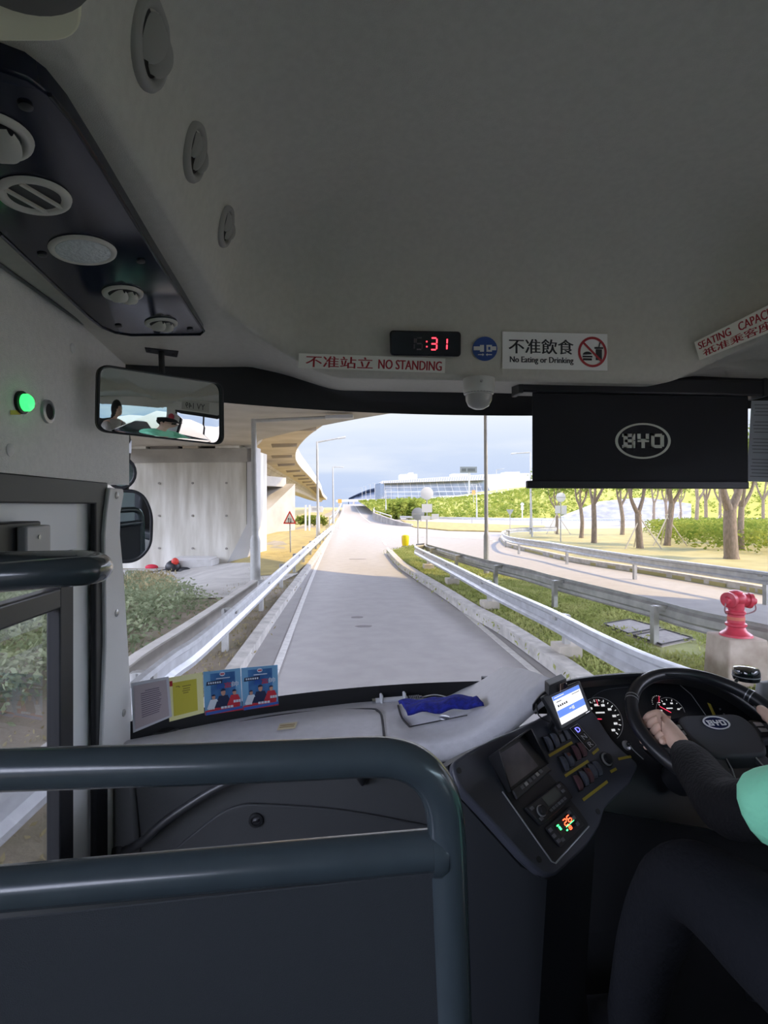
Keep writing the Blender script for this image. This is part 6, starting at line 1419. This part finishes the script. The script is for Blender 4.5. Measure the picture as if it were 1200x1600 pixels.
def hand(side, wr, knuck_dir, across, down, parent_body, deg):
    """hand gripping the rim at rim angle deg: palm from the wrist to the knuckles, fingers wrapped round the rim"""
    rc = wpol(deg, WR); tg = (wpol(deg + 3, WR) - wpol(deg - 3, WR)).normalized(); rd = (rc - WC).normalized()   # tg: along the rim (increasing angle)
    tw = tg if side > 0 else tg
    n = {}; e = []
    n['w'] = (wr, .024); kc = rc - rd * .057 + WN * .024
    n['p'] = (wr.lerp(kc, .45), .027)
    e += [('w', 'p')]
    for i, (o, r, ln) in enumerate(((.031, .0098, .95), (.011, .0105, 1.05), (-.010, .0100, 1.0), (-.030, .0085, .8))):
        al = tg * o * (1 if side > 0 else -1)
        k = kc + al * .95 + WN * (.004 if i in (1, 2) else -.001)
        n[f'm{i}'] = (n['p'][0].lerp(k, .5) + al * .25, .0145); n[f'k{i}'] = (k, .0118)
        r1 = rc + al - rd * .034 + WN * .012; r2 = rc + al - rd * .029 - WN * .012; r3 = rc + al - rd * .016 - WN * .0285 * ln; r4 = rc + al - rd * .002 - WN * .031 * ln
        n[f'a{i}'] = (r1, r * 1.05); n[f'b{i}'] = (r2, r); n[f'c{i}'] = (r3, r * .92); n[f'd{i}'] = (r4, r * .8)
        e += chain('p', f'm{i}', f'k{i}', f'a{i}', f'b{i}', f'c{i}', f'd{i}')
    al = tg * .040 * (1 if side > 0 else -1); tb = n['p'][0] + al * .5
    n['t0'] = (tb, .016); n['t1'] = (rc - rd * .050 + al * 1.1 + WN * .018, .0125); n['t2'] = (rc - rd * .030 + al * 1.35 + WN * .020, .0105); n['t3'] = (rc - rd * .016 + al * 1.6 + WN * .026, .009)
    e += chain('p', 't0', 't1', 't2', 't3')
    return n, e
def join_into(o, other):                            # merge another mesh object into o (same parent frame)
    bm = bmesh.new(); bm.from_mesh(o.data); bm.from_mesh(other.data); bm.to_mesh(o.data); bm.free()
    bpy.data.objects.remove(other)
    for p in o.data.polygons: p.use_smooth = True
HANDS = ((1, wl_, HL_DEG), (-1, wr_, HR_DEG))
for s, w, dg_ in HANDS:
    n, e = hand(s, w, None, None, None, None, dg_); h_ = skin_mesh('hand', n, e, skin_m, driver, 'p', 2); join_into(body, h_)
# face, ears, cap, glasses
hc = rel(.95, .60, -.06)
face = B().ball(hc + V((0, .012, 0)), .105, 20, (.74, .86, 1.12)); fo = face.build('tmp', skin_m, driver, smooth=80); join_into(body, fo)
b = B(); b.tube([hc + V((0, .098, .015)), hc + V((0, .120, -.018)), hc + V((0, .104, -.026))], [.008, .014, .010], 8)
for s in (-1, 1): b.ball(hc + V((s * .08, 0, -.005)), .024, 10, (.4, .7, 1.2))
b.tube([hc + V((-.022, .094, -.055)), hc + V((0, .104, -.054)), hc + V((.022, .094, -.055))], .006, 6); fo = b.build('tmp', skin_m, driver, smooth=80); join_into(body, fo)
hairm = M('hair_black', (.012, .010, .010), .6, bump=.3, bscale=200)
B().ball(hc + V((0, -.014, .022)), .108, 18, (.78, .82, 1.0)).build('hair', hairm, driver, smooth=80)
capm = M('cap_black', (.015, .015, .018), .8, bump=.2, bscale=300)
b = B(); b.lathe(hc + V((0, 0, .045)), (0, .12, 1), [(.092, 0), (.101, .022), (.096, .046), (.066, .066), (.01, .074)], 24); b.ball(hc + V((0, .10, .048)), .07, 14, (1.0, .9, .16)); b.build('cap', capm, driver, smooth=60)
b = B()
for s in (-1, 1): b.obox(hc + V((s * .034, .103, .012)), (1, -.2 * s, 0), (0, 0, 1), (0, 1, 0), .029, .021, .002); b.tube([hc + V((s * .064, .094, .018)), hc + V((s * .082, .0, .014))], .003, 6)
b.build('glasses', M('lens_dark', (.012, .01, .01), .15), driver)
# clothes
def cloth(name, mat, nodes, edges, root, grow, sub=2):
    n = {k: (N[k][0] if not isinstance(v, tuple) or len(v) != 2 or not isinstance(v[0], V) else v[0], (tuple(x + grow for x in N[k][1]) if isinstance(N[k][1], tuple) else N[k][1] + grow) if v is None else v[1]) for k, v in nodes.items()}
    return skin_mesh(name, n, edges, mat, driver, root, sub)
def mid(a, c, t): return V(N[a][0]).lerp(V(N[c][0]), t)
n = {k: (N[k][0], N[k][1]) for k in ()}
for s in 'LR':
    cuff = mid('fa' + s, 'wr' + s, .97); n = {'c': (cuff, (.034, .031)), 'c1': (mid('fa' + s, 'wr' + s, .55), .038), 'f': (N['fa' + s][0], .047), 'f2': (mid('el' + s, 'fa' + s, .4), .054), 'e': (N['el' + s][0], .057), 'u': (mid('el' + s, 'up' + s, .6), .053), 'v': (N['up' + s][0], .054)}
    skin_mesh('sleeve', n, chain('c', 'c1', 'f', 'f2', 'e', 'u', 'v'), sleeve, driver, 'f')
    n = {'h': (mid('el' + s, 'up' + s, .36), .064), 'u': (mid('el' + s, 'up' + s, .7), .069), 's': (mid('up' + s, 'sh' + s, .5), .072), 'sh': (N['sh' + s][0], .076), 'c': (N['chest'][0] + V((-.09 if s == 'L' else .09, 0, .05)), .09)}
    skin_mesh('shirt_sleeve', n, chain('h', 'u', 's', 'sh', 'c'), green_m, driver, 'u')
n = {'a': (rel(.95, .42, -.78), (.18, .14)), 'b': (rel(.95, .44, -.60), (.165, .13)), 'c': (rel(.95, .52, -.42), (.20, .15)), 'e': (rel(.95, .535, -.33), (.17, .13)), 'd': (rel(.95, .565, -.235), (.085, .085)), 'l': (rel(.81, .56, -.345), .095), 'r': (rel(1.09, .56, -.345), .095)}
skin_mesh('shirt', n, chain('a', 'b', 'c', 'e', 'd') + [('e', 'l'), ('e', 'r')], green_m, driver, 'b')
for s in 'LR':
    n = {'h': (N['hip' + s][0], .115), 't': (N['th' + s][0], .104), 'k0': (mid('th' + s, 'kn' + s, .6), .088), 'k': (N['kn' + s][0], .078), 'k1': (mid('kn' + s, 'shin' + s, .4), .074), 's': (N['shin' + s][0], .066), 'a': (mid('shin' + s, 'an' + s, 1.0), .062)}
    skin_mesh('trouser_leg', n, chain('h', 't', 'k0', 'k', 'k1', 's', 'a'), trou, driver, 't')
    skin_mesh('shoe', {'a': (N['an' + s][0] + V((0, -.02, .0)), .056), 'b': (N['an' + s][0] + V((0, .08, -.045)), .045), 'c': (N['to' + s][0] + V((0, .02, -.01)), (.042, .03))}, chain('a', 'b', 'c'), black_m, driver, 'b')
# driver's seat
seatm = M('seat_vinyl', (.035, .037, .044), .45, bump=.15, bscale=300)
t = thing('driver_chair', rel(.95, .40, -1.35), 'dark high-backed driver seat behind the steering wheel', 'seat')
B().box((.70, .22, E_(-1.02)), (1.20, .72, E_(-.92))).build('cushion', seatm, t, bevel=.03, seg=3); B().prism([rel(.72, .36, -.95), rel(1.18, .36, -.95), rel(1.20, .28, -.35), rel(1.12, .26, -.16), rel(.78, .26, -.16), rel(.70, .28, -.35)], (0, -.10, 0)).build('backrest', seatm, t, bevel=.03, seg=3); B().box((.80, .30, ZD), (1.10, .62, E_(-1.02))).build('pedestal', black_m, t, bevel=.01)

# ---------------------------------------------------------------- what the interior mirror looks back at
gp3 = M('partition_teal_grey', (.075, .105, .115), .45)
t = thing('driver_partition', rel(1.2, .05, -1.75), 'grey partition with a black handrail behind the driver seat, seen in the mirror', 'partition')
B().box((.62, .04, ZF), (1.66, .08, E_(-.44))).build('panel', gp3, t, bevel=.008); B().tube(smooth_path([rel(.80, .06, -.44), rel(.81, .06, -.39), rel(.87, .06, -.375), rel(1.2, .06, -.375), rel(1.27, .06, -.39), rel(1.28, .06, -.44)], 4), .016, 10).build('handrail', black_m, t)
q = Quad(rel(1.16, +.0805, -.48), rel(1.12, +.0805, -.48), rel(1.12, +.0805, -.80), rel(1.16, +.0805, -.80)); b = B(); q.rect(b, 0, 0, 1, .35, 0, .001); b.build('red_label', ink_red, t); b = B(); q.rect(b, 0, .40, 1, 1, 0, .001); b.build('white_label', paper, t)
q = Quad(rel(XR - .004, 1.02, .462), rel(XR - .004, .46, .462), rel(XR - .004, .46, .345), rel(XR - .004, 1.02, .345)); t = thing('registration_plate', q.pt(.5, 1), 'grey panel lettered YV 149 above the driver window, seen reversed in the mirror', 'sign'); b = B(); q.rect(b, 0, 0, 1, 1, 0, .002); b.build('plate', M('plate_grey', (.52, .52, .49), .6), t); b = B(); q.text(b, 'YV 149', .15, .22, .85, .82, .0025, .03); b.build('lettering', ink_blk, t)
t = thing('fire_extinguisher', rel(XR - .04, .22, -.25), 'red extinguisher on the right wall post, seen in the mirror', 'extinguisher'); B().lathe(rel(XR - .045, .22, -.12), (0, 0, 1), [(.035, 0), (.038, .02), (.038, .20), (.02, .24), (.012, .26)], 18).build('cylinder', hm, t); B().box((XR - .05, .19, E_(-.30)), (XR - .004, .25, E_(-.12))).build('bracket', paper, t)
_rel = rel
def rel(x, y, z): return _rel(x - .23, y + .06, z + .36)
pas = thing('person', rel(1.22, -.62, -1.30), 'passenger in a pale jacket holding a phone, seen in the interior mirror', 'person')
n = {'pel': (rel(1.25, -.62, -.86), .13), 'ch': (rel(1.25, -.62, -.48), (.14, .10)), 'nk': (rel(1.25, -.60, -.28), .05), 'hd': (rel(1.25, -.57, -.16), (.072, .085)), 'cr': (rel(1.25, -.57, -.07), .062)}
ed = chain('pel', 'ch', 'nk', 'hd', 'cr')
for s, k in ((-1, 'l'), (1, 'r')):
    n |= {k + 's': (rel(1.25 + s * .16, -.60, -.38), .052), k + 'e': (rel(1.25 + s * .21, -.46, -.60), .042), k + 'w': (rel(1.25 + s * .06, -.26, -.55), .027), k + 'h': (rel(1.25 + s * .03, -.20, -.52), .03), k + 'q': (rel(1.25 + s * .09, -.60, -.86), .09), k + 'k': (rel(1.25 + s * .10, -.24, -.82), .065), k + 'a': (rel(1.25 + s * .10, -.22, -1.25), .045)}
    ed += chain('ch', k + 's', k + 'e', k + 'w', k + 'h') + chain('pel', k + 'q', k + 'k', k + 'a')
pbody = skin_mesh('body', n, ed, skin_m, pas, 'pel')
hc2 = rel(1.25, -.555, -.13); o = B().ball(hc2, .10, 18, (.76, .86, 1.12)).tube([hc2 + V((0, .08, .0)), hc2 + V((0, .10, -.025))], [.008, .012], 8).build('tmp', skin_m, pas, smooth=80); join_into(pbody, o)
B().ball(hc2 + V((0, -.022, .02)), .115, 18, (.82, .86, 1.08)).ball(hc2 + V((0, -.06, -.09)), .075, 14, (1.1, .7, 1.4)).build('hair', hairm, pas, smooth=80)
jk = M('jacket_pale', (.42, .39, .36), .8, bump=.4, bscale=30)
for s, k in ((-1, 'l'), (1, 'r')): skin_mesh('jacket_sleeve', {'a': (n[k + 's'][0], .075), 'b': (n[k + 'e'][0], .062), 'c': (n[k + 'w'][0], .042)}, chain('a', 'b', 'c'), jk, pas, 'b'); skin_mesh('trouser_leg', {'a': (n[k + 'q'][0], .105), 'b': (n[k + 'k'][0], .08), 'c': (n[k + 'a'][0], .06)}, chain('a', 'b', 'c'), trou, pas, 'b')
skin_mesh('jacket', {'a': (rel(1.25, -.62, -.84), (.16, .13)), 'b': (rel(1.25, -.62, -.48), (.17, .125)), 'c': (rel(1.25, -.61, -.33), (.09, .08))}, chain('a', 'b', 'c'), jk, pas, 'b')
t = thing('smartphone', rel(1.25, -.17, -.50), 'black smartphone held by the passenger in the mirror', 'phone'); B().obox(rel(1.25, -.175, -.485), (1, 0, 0), (0, .5, .8), (0, -.8, .5), .038, .075, .005).build('case', black_m, t, bevel=.003); B().obox(rel(1.25, -.18, -.480), (1, 0, 0), (0, .5, .8), (0, -.8, .5), .034, .07, .001).build('screen', M('gloss_black', (.01, .01, .01), .1), t)
t = thing('passenger_seat', rel(1.25, -.66, -1.97), 'dark passenger seat seen in the interior mirror', 'seat'); B().box((.77, -.80, E_(-.70)), (1.27, -.32, E_(-.61))).build('cushion', seatm, t, bevel=.03); B().box((.77, -.90, E_(-.66)), (1.27, -.78, E_(.10))).build('backrest', seatm, t, bevel=.03); B().box((.87, -.75, ZF), (1.17, -.45, E_(-.70))).build('pedestal', black_m, t)
